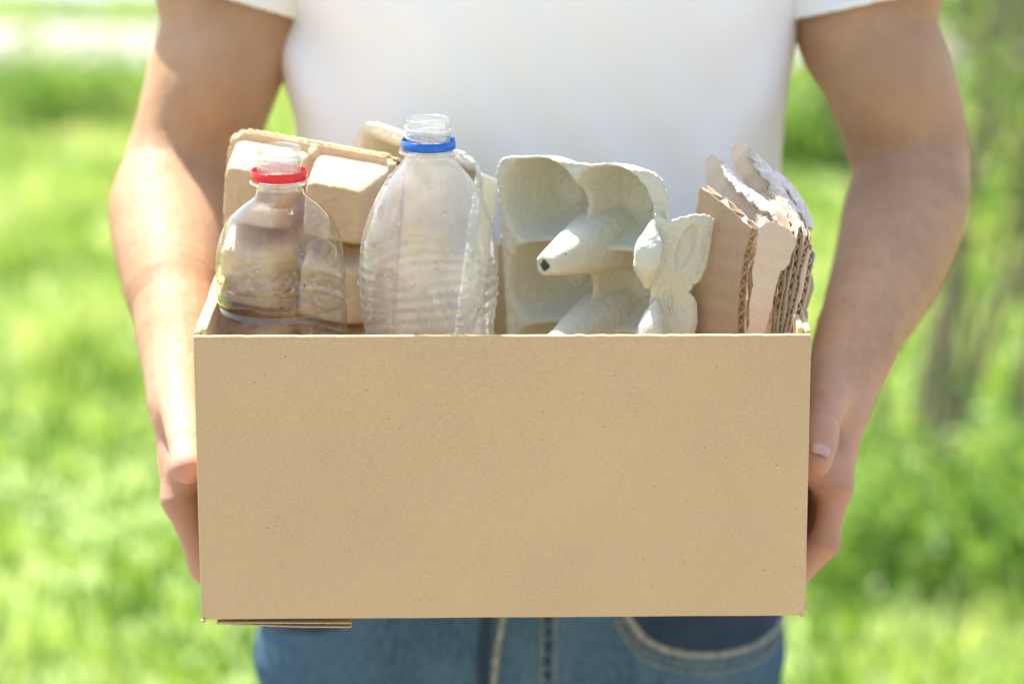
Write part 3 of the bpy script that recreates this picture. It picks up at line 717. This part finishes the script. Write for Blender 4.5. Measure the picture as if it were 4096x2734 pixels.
def board(px_outline, pt, nrm, label, seed, th=.0042, per=.0072, fl_ang=0.0, mat='kraft_dark', back='kraft_pale', rag=.0022, torn=None, group=None, curve=0.0, name='torn_cardboard', flute=True, parent=None, white=None, fuzz=True, pts3=None):
    n = Vector(nrm).normalized(); n = n if n.y < 0 else -n       # towards the camera
    pt = Vector(pt); pts = pts3 or [PP(x, y, pt, n) for x, y in px_outline]
    U = Vector((0, 0, 1)).cross(n)
    U = U.normalized() if U.length > .2 else Vector((1, 0, 0)); Vv = n.cross(U)
    ca, sa = math.cos(fl_ang), math.sin(fl_ang); A = U*ca+Vv*sa; Bv = -U*sa+Vv*ca       # flutes run along Bv
    o0 = pts[0]; poly = [((p-o0).dot(A), (p-o0).dot(Bv)) for p in pts]
    cx = sum(p[0] for p in poly)/len(poly)
    def W(a, b, d): return o0+A*a+Bv*b-n*(d+curve*((a-cx)**2)*60+.0012*noise.noise(Vector((a*40+seed, b*40, 0))))
    e = parent
    if e is None:
        lo = min(pts, key=lambda p: p.z); e = empty(name, lo, label, 'cardboard', group)
    def liner(nm, pl, d, mt, t2=.0006):
        bm = bmesh.new(); vs = [bm.verts.new((a, b, 0)) for a, b in pl]; f = bm.faces.new(vs)
        bmesh.ops.triangulate(bm, faces=[f]); 
        es = [e_ for e_ in bm.edges if e_.calc_length() > .012]
        if es: bmesh.ops.subdivide_edges(bm, edges=es, cuts=3, use_grid_fill=False); bmesh.ops.triangulate(bm, faces=bm.faces)
        uv = bm.loops.layers.uv.new('UVMap')
        for f in bm.faces:
            for l in f.loops: l[uv].uv = (l.vert.co.x, l.vert.co.y)
        for v in bm.verts: v.co = W(v.co.x, v.co.y, d)
        ext = bmesh.ops.extrude_face_region(bm, geom=list(bm.faces)); vv = [g_ for g_ in ext['geom'] if isinstance(g_, bmesh.types.BMVert)]
        bmesh.ops.translate(bm, verts=vv, vec=-n*t2); bmesh.ops.recalc_face_normals(bm, faces=bm.faces)
        return from_bm(nm, bm, M[mt], e, False)
    pl0 = rag_poly(poly, rag, seed, torn=torn)
    liner('liner', pl0, 0, mat)
    if flute:
        pl1 = rag_poly(poly, rag*1.5, seed+50, torn=torn); liner('liner', pl1, th-.0006, back)
        a0 = min(p[0] for p in poly); a1 = max(p[0] for p in poly); ns = max(4, int((a1-a0)/per*8)); V = []; F = []
        prev = None
        for i in range(ns+1):
            a = a0+(a1-a0)*(i+.001)/(ns+.01); sp = inside_spans(poly, a)
            if not sp: prev = None; continue
            b0, b1 = min(sp)[0], max(q[1] for q in sp); sh_ = -.0002 if th > .008 else .0006
            b0 += sh_+.0008*noise.noise(Vector((a*120, seed, 1))); b1 -= sh_+.0008*noise.noise(Vector((a*120, seed, 5)))
            if b1-b0 < .002: prev = None; continue
            d = .0008+(th-.0020)*(.5+.5*math.sin(2*math.pi*a/per)); row = []
            for k in range(5): row.append(len(V)); V.append(W(a, b0+(b1-b0)*k/4, d))
            if prev:
                for k in range(4): F.append((prev[k], row[k], row[k+1], prev[k+1]))
            prev = row
        if F:
            ob = mesh('fluting', V, F, M['flute'], e); solid(ob, .0004, 0)
    if white:   # the fuzzy band of bare pulp left where the liner tore away
        i0, i1, wd = white; V = []; F = []
        path = [pts[q] for q in range(i0, i1+1)]; inn_ = (sum(pts, Vector())/len(pts)-(path[0]+path[-1])/2)
        inn_ = (inn_-n*inn_.dot(n)).normalized(); dense = []
        for a, b in zip(path[:-1], path[1:]):
            for k in range(30): dense.append(a.lerp(b, k/30))
        for q, p in enumerate(dense):
            f = q/len(dense); ww = wd*(.75+.7*noise.noise(Vector((f*8, seed, 0)))+.35*noise.noise(Vector((f*45, seed, 0))))*min(1, 6*f+.2, 6*(1-f)+.2)
            for k in range(11):
                g_ = k/10; x_ = p+inn_*(ww*g_-.0012+.0008*noise.noise(Vector((f*150, seed, 9)))*(1-g_))
                if g_ < .5: x_ = p+inn_*ww*(1-2*g_)+n*(.0008+.0065*(1-2*g_)**.9*min(1, 8*g_))
                else: x_ = p-n*(.0085*(2*g_-1))-inn_*(.0012*math.sin(math.pi*(2*g_-1)))
                x_ = x_+(n+Vector((0, 0, 1)))*(.0006*noise.noise(Vector((f*60, g_*5, seed)))+.0007*noise.noise(Vector((f*220, g_*14, seed))))-inn_*(.0010*noise.noise(Vector((f*120, seed, 9)))); V.append(x_)
        for q in range(len(dense)-1):
            for k in range(10): c_ = q*11+k; F.append((c_, c_+11, c_+12, c_+1))
        mesh('torn_band', V, F, M['torn'], e)
    if fuzz:    # loose paper fibres on the torn rim
        rg = random.Random(seed); mb = MB()
        sel = pl0 if torn is None else pl0
        for k in range(170):
            a, b = rg.choice(sel); p = W(a, b, rg.uniform(0, .0006)); dv = Vector((rg.uniform(-1, 1), rg.uniform(-1, .4), rg.uniform(-.6, 1)))*rg.uniform(.0008, .0022)
            mb.add(*tube([p, p+dv*.6+Vector((0, 0, .0003)), p+dv], [.00010, .00009, .00005], 3))
        mesh('paper_fibres', mb.V, mb.F, M['torn'], e)
    return e
GRP = 'torn pieces of corrugated cardboard'
GB = 1420   # hidden lower end of every piece, behind the front panel
fl = board([(870, 2482), (1405, 2486), (1400, 2440), (870, 2445)], P(1100, 2484, .006), (0, -.35, -.94), '', 77, .0034, .007, 0, 'kraft', 'kraft', .0008, group=None, parent=bx, fuzz=False) if False else None
# bottom flap: a thin double board whose corrugated rim shows under the front panel
V = []; F = []
mb = MB()
def flap_board(x0, x1, zt0, zt1, y0, y1, th):
    n = 60; V1 = []; F1 = []
    for lay, (zo, t2) in enumerate(((0, .0007), (-th+.0007, .0007))):
        o_ = len(V1)
        for i in range(n+1):
            f = i/n; x = x0+(x1-x0)*f; z = zt0+(zt1-zt0)*f+zo*min(1, .25+f*1.2)
            for yy in (y0+.0006*noise.noise(Vector((x*300, lay, 0))), y1):
                V1.append((x, yy, z)); V1.append((x, yy, z-t2))
        for i in range(n):
            a = o_+i*4; F1 += [(a, a+4, a+6, a+2), (a+1, a+3, a+7, a+5), (a, a+1, a+5, a+4), (a+2, a+6, a+7, a+3)]
        F1 += [(o_, o_+2, o_+3, o_+1), (o_+n*4, o_+n*4+1, o_+n*4+3, o_+n*4+2)]
    m_ = 240; o_ = len(V1)
    for i in range(m_+1):
        f = i/m_; x = x0+(x1-x0)*f; tt = th*min(1, .25+f*1.2); z = zt0+(zt1-zt0)*f-.0007-(tt-.0014)*(.5+.5*math.sin(x*2*math.pi/.0065))
        V1 += [(x, y0+.001, z), (x, y1, z)]
    for i in range(m_): a = o_+2*i; F1.append((a, a+2, a+3, a+1))
    return V1, F1
pa = P(868, 2482, .003); pb_ = P(1405, 2482, .003)
V1, F1 = flap_board(pa.x, pb_.x, pa.z-.0002, pb_.z-.0006, .001, .11, .0034); fo = mesh('bottom_flap', V1, F1, M['kraft'], bx, smooth=False)

# piece list, front to back: outline in picture pixels cut from a real plane at its own distance
nA = Vector((-.62, -.78, .05)); pA = P(2990, 1100, .055)
board([(2800, 748), (2905, 822), (3008, 915), (2975, 1010), (2958, 1150), (2950, 1340), (2945, GB), (2735, GB), (2750, 1330), (2770, 1150), (2755, 1120), (2775, 900)], pA, nA,
      'dark brown torn cardboard sheet leftmost of the torn stack, beside the egg carton flap', 1, .0088, .0090, R(90), 'kraft_dark', 'kraft_pale', .0012, group=GRP)
nB = Vector((-.12, -.98, .12)); pB = P(3050, 1100, .046)
board([(3034, 912), (3095, 885), (3145, 912), (3188, 960), (3170, 1010), (3155, 1060), (3120, 1085), (3095, 1180), (3080, 1260), (3055, 1345), (3030, GB), (2985, GB), (2988, 1330), (3004, 1180), (3014, 1060), (3026, 990)], pB, nB,
      'pale ribbed cardboard sheet with a folded ragged top, next to the fluted edge', 2, .0050, .0080, R(78), 'kraft_pale', 'kraft_grey', .0016, group=GRP)
nC = Vector((-.42, -.82, .36)); pC = P(2980, 850, .095)
board([(2822, 640), (2850, 618), (2895, 660), (2960, 735), (3040, 790), (3110, 855), (3138, 880), (3120, 920), (3080, 905), (3000, 930), (2980, GB), (2840, GB), (2822, 760)], pC, nC,
      'grey cardboard sheet with a white fuzzy torn edge sloping down behind the brown sheet', 3, .0055, .0085, R(-35), 'kraft_grey', 'kraft_pale', .0022, group=GRP, white=(2, 6, .0085))
nD = Vector((-.50, -.78, .36)); pD = P(3050, 720, .125)
board([(2925, 600), (2932, 580), (2975, 572), (3010, 610), (3060, 660), (3100, 720), (3140, 790), (3190, 850), (3200, 930), (3150, 920), (3060, 840), (2980, 740), (2940, 680)], pD, nD,
      'topmost cardboard strip with a curled brown end, highest point of the torn stack', 4, .0048, .008, R(-38), 'kraft_pale', 'kraft_grey', .0024, group=GRP, curve=.02, white=(3, 7, .010))
nE = Vector((-.46, -.78, .42)); pE = P(3150, 780, .140)
board([(3040, 640), (3110, 690), (3160, 740), (3200, 800), (3232, 860), (3240, 910), (3225, 1000), (3200, GB), (3100, GB), (3110, 1000), (3090, 800)], pE, nE,
      'white torn-faced cardboard sheet behind the curled strip', 5, .0048, .0075, R(-30), 'torn', 'kraft_pale', .0026, group=GRP, white=(1, 5, .009))
nF = Vector((-.35, -.93, .1)); pF = P(3160, 760, .165)
board([(3115, 690), (3122, 682), (3140, 705), (3150, 740), (3185, 765), (3200, 790), (3205, 830), (3222, 860), (3215, 880), (3200, GB), (3120, GB), (3118, 760)], pF, nF,
      'narrow grey cardboard sheet with a pointed tip at the back of the torn stack', 6, .004, .007, R(85), 'kraft_grey', 'kraft_pale', .0014, group=GRP)
# sheets seen edge-on at the right: their planes run away from the camera, their corrugated rims face it
edge = [(3104, 1085, 3066, 1345, .052, .05, 'kraft_pale', 'pale cardboard sheet seen edge-on, first right of the ribbed sheet', .0042),
        (3134, 985, 3082, 1345, .050, .06, 'kraft_dark', 'brown cardboard sheet seen edge-on, second right of the ribbed sheet', .0045),
        (3164, 925, 3100, 1345, .050, .07, 'kraft_pale', 'cardboard sheet with holes along its torn edge, middle of the edge-on row', .0050),
        (3192, 905, 3118, 1345, .046, .08, 'kraft_grey', 'wavy-edged light cardboard sheet right of the middle of the edge-on row', .0040),
        (3214, 940, 3134, 1345, .042, .08, 'kraft_dark', 'dark cardboard sheet second from the right end of the edge-on row', .0045),
        (3234, 1010, 3148, 1345, .038, .08, 'kraft_pale', 'short cardboard sheet with a frayed corner near the right rim of the box', .0045)]
for i, (x0, y0, x1, y1, Y, wd, mt, lb, th_) in enumerate(edge):
    n_ = Vector((-.975, -.22, -.09)); bk = Vector((-.22, .97, .0)).normalized(); A_, B_ = P(x0, y0, Y), P(x1-4, y1+40, Y); rg = random.Random(i)
    q = []
    for k in range(7):
        f = k/6; q.append(A_.lerp(B_, f)+bk*(.004*noise.noise(Vector((f*4, i*7.7, 0))))+Vector((1, 0, 0))*.0016*noise.noise(Vector((f*3, i*3.1, 4))))
    q += [B_+bk*wd, A_+bk*wd+Vector((-.01, 0, .012)), A_+bk*wd*.4+Vector((0, 0, .006+.006*rg.random()))]
    n_ = (B_-A_).cross(bk).normalized()
    board(None, A_, n_, lb, 11+i, th_, .0078, R(90), mt, 'kraft_grey' if i % 2 else 'kraft_dark', .0024, group=GRP, pts3=q)
board([(3236, 1120), (3250, 1100), (3256, 1150), (3235, 1215), (3222, 1255), (3205, 1270), (3215, 1190)], P(3240, 1190, .10), (.5, -.85, .1), 'crumpled brown scrap sticking out beside the right rim of the box', 21, .004, .006, R(60), 'kraft_dark', 'kraft_dark', .0018, group=GRP)
board([(3075, 1225), (3098, 1215), (3105, 1260), (3098, 1345), (3110, GB), (3030, GB), (3050, 1345)], P(3085, 1300, .052), (-.1, -.99, .05), 'small white-faced torn scrap low in front of the edge-on sheets', 22, .002, .007, 0, 'torn', 'kraft_pale', .0022, group=GRP, flute=False)
board([(3020, 905), (3030, 860), (3065, 868), (3082, 900), (3050, 925)], P(3040, 895, .07), (-.3, -.8, .5), 'small curled flake of cardboard on top of the fluted edge', 23, .003, .006, R(20), 'torn', 'kraft_pale', .0016, group=GRP)

# ------------------------------------------------------------------ egg cartons (pressed pulp)
def smin(a, b, k): h = np.clip(.5+.5*(b-a)/k, 0, 1); return b*(1-h)+a*h-k*h*(1-h)
def smax(a, b, k): return -smin(-a, -b, k)
def fbm(u, v, s, seed):
    out = np.empty(u.shape); f = u.ravel(); g_ = v.ravel(); o_ = out.ravel()
    for i in range(len(f)): o_[i] = noise.fractal(Vector((f[i]*s, g_[i]*s, seed)), .8, 2.0, 3)
    return o_.reshape(u.shape)
def relief(name, W_, L_, hfun, frame, mat, parent, step=.0012, th=.0016, mask=None, rough=.0006, seed=1, edge=.0005, offs=0):
    nu = int(W_/step)+1; nv = int(L_/step)+1
    u, v = np.meshgrid(np.linspace(0, W_, nu), np.linspace(0, L_, nv), indexing='ij')
    h = hfun(u, v)+rough*fbm(u, v, 190, seed)+rough*.9*fbm(u, v, 60, seed+3)
    O, U, Vv, N = [np.array(q) for q in frame]
    jx = edge*fbm(u, v, 400, seed+9)*((u < step) | (u > W_-step) | (v < step) | (v > L_-step))
    Pn = O+u[..., None]*U+v[..., None]*Vv+h[..., None]*N+jx[..., None]*(U+Vv)
    i = np.arange(nu*nv).reshape(nu, nv); F = np.stack([i[:-1, :-1], i[1:, :-1], i[1:, 1:], i[:-1, 1:]], -1).reshape(-1, 4)
    if mask is not None:
        m_ = mask(u, v).ravel(); F = F[m_[F].all(1)]
    o = mesh(name, Pn.reshape(-1, 3), F, mat, parent); solid(o, th, offs); return o
def frame(O, yaw, lean, roll=0.0):
    """sheet frame: U to the right, V down, N towards the camera side"""
    m_ = Matrix.Rotation(yaw, 3, 'Z') @ Matrix.Rotation(lean, 3, 'X') @ Matrix.Rotation(roll, 3, 'Y')
    return (Vector(O), m_ @ Vector((1, 0, 0)), m_ @ Vector((0, 0, -1)), m_ @ Vector((0, -1, 0)))
# greenish carton: tray seen from inside
GO = P(1976, 620, .136)
fg = frame(GO, R(-35), R(4), R(-1.5))
GW, GLn = .136, .30
cu = (.036, .0935); cv = [.031+.0585*k for k in range(5)]
def tray_h(u, v):
    d = .040; h = np.zeros_like(u)
    fl_ = np.minimum(np.minimum(u, GW-u), np.minimum(v, GLn-v))
    for a in cu:
        for b in cv:
            du = np.abs(u-a); dv = np.abs(v-b); r = (du**2.3+dv**2.3)**(1/2.3)
            t_ = np.clip((r-.0165)/.0165, 0, 1); c_ = -d*(1-t_**1.7)
            # embossed ring on the cup floor
            rr = np.hypot(u-a, v-b); c_ = c_+.0026*np.exp(-((rr-.0085)/.0014)**2)-.0020*np.exp(-((rr-.0165)/.0022)**2)
            h = smin(h, c_, .004)
    for b in [(cv[i]+cv[i+1])/2 for i in range(4)]:
        a = (cu[0]+cu[1])/2; th_ = np.arctan2(v-b, u-a); rr = np.hypot((u-a), (v-b)*.95)*(1+.045*np.cos(4*th_))
        tt = np.clip((rr-.0058)/.0185, 0, 1); ch = .040-tt**1.08*.084
        ch = np.where(rr < .0058, .040-.0008, ch)
        h = smax(h, np.where(rr < .0270, ch, -.06), .0035)
    return h
def tray_mask(u, v):
    ok = np.ones(u.shape, bool)
    a = (cu[0]+cu[1])/2
    for b in [(cv[i]+cv[i+1])/2 for i in range(4)]: ok &= np.hypot(u-a, v-b) > .0030
    r = .012; cxs = ((r, r), (GW-r, r))
    ok &= ~((u < r) & (v < r) & (np.hypot(u-r, v-r) > r)); ok &= ~((u > GW-r) & (v < r) & (np.hypot(u-GW+r, v-r) > r))
    return ok
gc = empty('egg_carton', GO-Vector((0, 0, .25)), 'open pale green-grey egg carton showing its cups and pointed cones', 'egg carton')
relief('tray', GW, GLn, tray_h, fg, M['green_pulp'], gc, .0011, .0018, tray_mask, .0010, 2)
# rim lip round the tray
# lid folded open to the left, behind the blue-ringed bottle
LO = P(1425, 462, .245); le = P(1972, 640, .150)
uL = (GO-Vector((.004, 0, .004))-LO); LW = uL.length*.99; uL.normalize()
nL = Vector((-.25, -1, .05)); nL = (nL-uL*nL.dot(uL)).normalized(); vL = uL.cross(nL); vL = vL if vL.z < 0 else -vL
def lid_h(u, v):
    e_ = np.minimum(np.minimum(u, LW-u), v); b = np.clip((e_-.008)/.016, 0, 1); h = -.034*(b*b*(3-2*b))
    wv = .5+.5*np.cos((u/LW)*2*np.pi*2); return h+.007*wv*np.clip(1-v/.03, 0, 1)*(-b)
def lid_mask(u, v):
    r = .022; s_ = .010*(.5-.5*np.cos((u/LW)*2*np.pi*1.0))
    ok = ~((u < r) & (v < r) & (np.hypot(u-r, v-r) > r)) & ~((u > LW-r) & (v < r) & (np.hypot(u-LW+r, v-r) > r)); return ok
relief('lid', LW, .30, lid_h, (LO, uL, vL, nL), M['green_pulp'], gc, .0016, .0016, lid_mask, .0006, 5)
# locking flap to the right of the tray
FO = GO+fg[1]*(GW-.001)+fg[3]*.001
uF = Vector((.93, .34, .0)).normalized(); vF = Vector((-.03, .0, -1)).normalized(); vF = (vF-uF*vF.dot(uF)).normalized(); nF_ = uF.cross(vF); nF_ = nF_ if nF_.y < 0 else -nF_
def flap_px(pxs):
    out = []
    for x_, y_ in pxs:
        q = PP(x_, y_, FO, nF_)-FO; out.append((q.dot(uF), q.dot(vF)))
    return out
fpoly = rag_poly(flap_px([(2618, 850), (2670, 878), (2720, 860), (2765, 848), (2815, 852), (2858, 872), (2850, 930), (2838, 1000), (2826, 1070), (2800, 1125), (2770, 1140), (2757, 1165), (2785, 1205), (2788, 1260), (2772, 1345), (2765, GB), (2600, GB), (2598, 1345)]), .0007, 5)
fu = np.array(fpoly)
def in_poly(u, v):
    r = np.zeros(u.shape, bool); n_ = len(fu)
    for i_ in range(n_):
        (x1, y1), (x2, y2) = fu[i_], fu[(i_+1) % n_]
        c_ = ((y1 > v) != (y2 > v)) & (u < (x2-x1)*(v-y1)/((y2-y1) if y2 != y1 else 1e-9)+x1); r ^= c_
    return r
u0 = fu[:, 0].min(); v0 = fu[:, 1].min(); FOo = FO+uF*u0+vF*v0
dimp = flap_px([(2742, 985)])[0]; bmp = flap_px([(2648, 1190)])[0]; b2 = flap_px([(2690, 1240)])[0]
def flap_h(u, v):
    U2 = u+u0; V2 = v+v0
    d = np.sqrt(((U2-dimp[0]+(V2-dimp[1])*.25)/.0068)**2+((V2-dimp[1])/.0145)**2); t_ = np.clip(1.25-d, 0, .5)*2
    h = -.0045*t_*t_*(3-2*t_)
    d2 = np.sqrt(((U2-b2[0])/.013)**2+((V2-b2[1])/.030)**2); h = h-.006*np.clip(1-d2, 0, 1)**.7
    return h+.0015*np.sin(V2*60)+.003*np.sin(U2*90)
relief('locking_flap', fu[:, 0].max()-u0, fu[:, 1].max()-v0, flap_h, (FOo, uF, vF, nF_), M['green_pulp'], gc, .0008, .0018, lambda u, v: in_poly(u+u0, v+v0), .0006, 6)
# creased bumps where the flap folds
for (bxp, byp, sc_) in ((2592, 1030, 1.0), (2600, 1350, 1.0)):
    c_ = P(bxp, byp, .045); Vb, Fb = sdf_mesh([chain([(c_.x-.000, c_.y+.010, c_.z-.021, .003), (c_.x, c_.y+.004, c_.z, .0095), (c_.x+.004, c_.y+.012, c_.z+.020, .003)], 5, (0, 1, 0), 1.0)], .0018)
    Vb = Vb+np.array([[noise.noise(Vector(p_)*120)*.0012, noise.noise(Vector(p_)*130+Vector((5, 0, 0)))*.0012, 0] for p_ in Vb]); mesh('creased_bump', Vb, Fb, M['green_pulp'], gc)

# tan carton: closed, its cups seen from outside
TO = P(922, 512, .185)
fb = frame(TO, R(-19), R(3), R(6))
TW, TL_ = .130, .29
tcu = (.035, .095); tcv = [.034+.058*k for k in range(5)]
def cups_out(u, v):
    h = np.zeros_like(u)
    for a in tcu:
        for b in tcv:
            du = np.abs(u-a)/.0275; dv = np.abs(v-b)/.0268; r = (du**10+dv**10)**(1/10)
            t_ = np.clip((1.06-r)/.36, 0, 1); c_ = .040*t_
            rr = np.hypot(u-a, v-b); c_ = c_+.0008*np.exp(-((rr-.0105)/.0009)**2)*(t_ >= 1)
            h = smax(h, c_, .0016)
    a = (tcu[0]+tcu[1])/2
    ridge = .010*np.exp(-((u-a)/.010)**2)*np.clip(np.minimum(v, TL_-v)/.02, 0, 1)
    h = smax(h, ridge, .004)
    for b in (.006, TL_-.006):
        for a2 in (.008, TW-.008, a): h = h+.004*np.exp(-(((u-a2)/.0035)**2+((v-b)/.0035)**2))
    return h
def tmask(u, v):
    r = .012; return ~((u < r) & (v < r) & (np.hypot(u-r, v-r) > r)) & ~((u > TW-r) & (v < r) & (np.hypot(u-TW+r, v-r) > r))
bc = empty('egg_carton', TO-Vector((0, 0, .25)), 'closed tan egg carton standing behind the bottle with the red ring', 'egg carton')
relief('tray', TW, TL_, cups_out, fb, M['brown_pulp'], bc, .0013, .0016, tmask, .0005, 12, .0008)
def lid_out(u, v):
    e_ = np.minimum(np.minimum(u, TW-u), np.minimum(v, TL_-v)); b = np.clip(e_/.020, 0, 1); return -.0035-.034*(b*b*(3-2*b))
relief('lid', TW, TL_, lid_out, fb, M['brown_pulp'], bc, .002, .0016, tmask, .0006, 13, .0012)

# ------------------------------------------------------------------ bottles
def lathe(profile, cx, cy, ztop, seg=96, wob=None, cap=False):
    V = []; F = []
    for i, (z, r) in enumerate(profile):
        for k in range(seg):
            th = 2*math.pi*k/seg; rr = r+(wob(z, th) if wob else 0); V.append((cx+rr*math.cos(th), cy+rr*math.sin(th), ztop-z))
    for i in range(len(profile)-1):
        for k in range(seg): F.append((i*seg+k, (i+1)*seg+k, (i+1)*seg+(k+1) % seg, i*seg+(k+1) % seg))
    return V, F
def bottle(cx, cy, ztop, body, label, ring, rz, rr, mat, ribs, H, seed, drops, wobf):
    e = empty('plastic_bottle', (cx, cy, ztop-H), label, 'bottle', 'empty plastic bottles')
    # neck finish: mouth, helical threads, support flange
    nr = .0147
    prof = [(.0, nr-.0016), (.0, nr)]
    V, F = lathe([(.0035, nr-.0022), (.001, nr-.0021), (0, nr-.0014), (.0002, nr-.0002), (.0012, nr+.0001), (.0020, nr), (.016, nr), (rz+.0030, nr+.0005), (rz+.0035, .0185), (rz+.0042, .0197), (rz+.0052, .0197), (rz+.0060, .0185), (rz+.0064, nr+.0006), (body[0][0], body[0][1])], cx, cy, ztop, 80)
    nk = mesh('neck', V, F, M['pet_neck'], e); 
    V, F = lathe([(.001, nr-.0021), (.010, nr-.0020), (rz+.004, nr-.0018), (body[0][0], body[0][1]-.0005)], cx, cy, ztop, 80); mesh('neck_lining', V, F, M['pet_neck'], e)
    mb = MB()
    for q in range(3):
        pts = []
        for k in range(90):
            th = q*2.09+k*.0765; f = k/89; z = .0035+.0075*f+.0012*q; r_ = nr+.0003
            pts.append((cx+r_*math.cos(th), cy+r_*math.sin(th), ztop-z))
        mb.add(*tube(pts, [.0009*min(1, 8*min(k/89, 1-k/89)+.15) for k in range(90)], 6))
    mesh('screw_thread', mb.V, mb.F, M['pet_thread'], e)
    # tamper ring with its broken bridges
    rp = [(rz-.0032, rr-.0011), (rz-.0034, rr-.0004), (rz-.0032, rr), (rz+.0022, rr+.0003), (rz+.0026, rr-.0002), (rz+.0024, rr-.0012), (rz-.0032, rr-.0011)]
    V, F = lathe(rp, cx, cy, ztop, 90); b_ = MB(); b_.add(V, F)
    for k in range(12):
        th = k*2*math.pi/12+.2; c_, s_ = math.cos(th)*(rr-.0006), math.sin(th)*(rr-.0006); b_.add(*tube([(cx+c_, cy+s_, ztop-rz+.0030), (cx+c_, cy+s_, ztop-rz+.0042)], [.0006, .0003], 6))
    mesh('tamper_ring', b_.V, b_.F, M[ring], e)
    pr = catmull([(a, b, 0) for a, b in body], 14)[:, :2]
    V, F = lathe([tuple(q) for q in pr], cx, cy, ztop, 120, wobf)
    bo = mesh('bottle_wall', V, F, M[mat], e)
    # base
    V, F = lathe([(H-.012, body[-1][1]), (H-.004, body[-1][1]*.93), (H, body[-1][1]*.7), (H-.006, body[-1][1]*.35), (H-.012, .001)], cx, cy, ztop, 60); mesh('bottle_base', V, F, M[mat], e)
    # droplets and scratches on the wall
    rg = random.Random(seed); mb = MB()
    for k in range(drops):
        zz = rg.uniform(body[1][0], .145); th = rg.uniform(math.pi*1.0, math.pi*2.0); r_ = np.interp(zz, pr[:, 0], pr[:, 1])+wobf(zz, th)
        s_ = 1.4*rg.choice([.0004, .0005, .0006, .0009, .0014 if rg.random() < .35 else .0006]); c_ = Vector((cx+r_*math.cos(th), cy+r_*math.sin(th), ztop-zz)); o_ = Vector((math.cos(th), math.sin(th), 0))
        t1 = Vector((-math.sin(th), math.cos(th), 0)); t2 = Vector((0, 0, 1)); VV = []; FF = []; m_ = 8
        for i_ in range(4):
            a_ = (i_/3)*math.pi/2
            for k_ in range(m_):
                b2_ = 2*math.pi*k_/m_; VV.append(c_+(t1*math.cos(b2_)+t2*math.sin(b2_)*1.2)*s_*math.cos(a_)+o_*(s_*.7*math.sin(a_)+.0001))
        for i_ in range(3):
            for k_ in range(m_): FF.append((i_*m_+k_, i_*m_+(k_+1) % m_, (i_+1)*m_+(k_+1) % m_, (i_+1)*m_+k_))
        mb.add(VV, FF)
    dr = mesh('water_droplets', mb.V, mb.F, M['water'], e); dr['kind'] = 'stuff'
    return e
p1 = P(1114, 585, .072)
def w1(z, th): return .00035*math.sin(3*th+z*60)+(.0002*math.sin(7*th))
body1 = [(.0285, .0153), (.034, .0175), (.040, .0255), (.048, .0338), (.056, .0382), (.064, .0408), (.072, .0424), (.080, .0430), (.090, .0431), (.0935, .0422), (.097, .0431), (.104, .0431), (.1065, .0414), (.1095, .0432), (.1125, .0432), (.128, .0431), (.132, .0420), (.136, .0431), (.160, .0431), (.168, .0415), (.18, .0431), (p1.z-c_bl.z-.012, .0431)]
bottle(p1.x, p1.y, p1.z, body1, 'smaller clear plastic bottle with a red ring round its open neck', 'red', .0190, .0186, 'pet_clear', None, p1.z-c_bl.z-.006, 3, 90, w1)
p2 = P(1720, 472, .062)
def w2(z, th):
    a = max(0, min(1, (z-.085)/.02)); return a*(.00030+.00014*math.sin(z*130+th))*math.sin(2*math.pi*(z+.0055*math.sin(th*1.0+1.0)+.0025*math.sin(2*th+z*40))/.0078)+.0004*math.sin(3*th+z*40)
body2 = [(.026, .0160), (.030, .0185), (.040, .0270), (.050, .0332), (.060, .0382), (.071, .0420), (.082, .0446), (.092, .0457), (.103, .0460), (.115, .0456), (.127, .0446), (.140, .0430), (.17, .043), (.30, .043), (p2.z-c_bl.z-.012, .043)]
body2 = [(float(z), float(r)) for z, r in catmull([(a, b, 0) for a, b in body2], 5)[:, :2]]
bottle(p2.x-.0012, p2.y, p2.z, body2, 'taller cloudy plastic bottle with a blue ring round its open neck', 'blue', .0175, .0178, 'pet_cloudy', None, p2.z-c_bl.z-.006, 4, 150, w2)

# ------------------------------------------------------------------ the street behind the photographer (mirrored in the bottles)
def building(x, y, w_, h_, col, label):
    t = NT('plaster'); m = t.fin(t.mix(t.noise(t.coord(), .6, 4), col, tuple(c*.85 for c in col)), .9)
    t = NT('window_glass'); gm = t.fin((.03, .04, .06), .1, None, .6)
    e = empty('apartment_building', (x, y, 0), label, 'building')
    bm = bmesh.new(); bmesh.ops.create_cube(bm, size=1, matrix=Matrix.Translation((x, y-5, h_/2)) @ Matrix.Diagonal((w_, 10, h_, 1))); from_bm('wall', bm, m, e)
    for i in range(int(w_/3.2)):
        for k in range(int(h_/3)):
            bm = bmesh.new(); bmesh.ops.create_cube(bm, size=1, matrix=Matrix.Translation((x-w_/2+2+i*3.2, y+.03, 1.8+k*3)) @ Matrix.Diagonal((1.3, .1, 1.5, 1))); from_bm('window', bm, gm, e)
building(-14, -34, 24, 18, (.45, .55, .36), 'pale green apartment block across the square, mirrored in the bottles')
building(12, -36, 26, 15, (.62, .46, .22), 'yellow apartment block across the square, mirrored in the bottles')
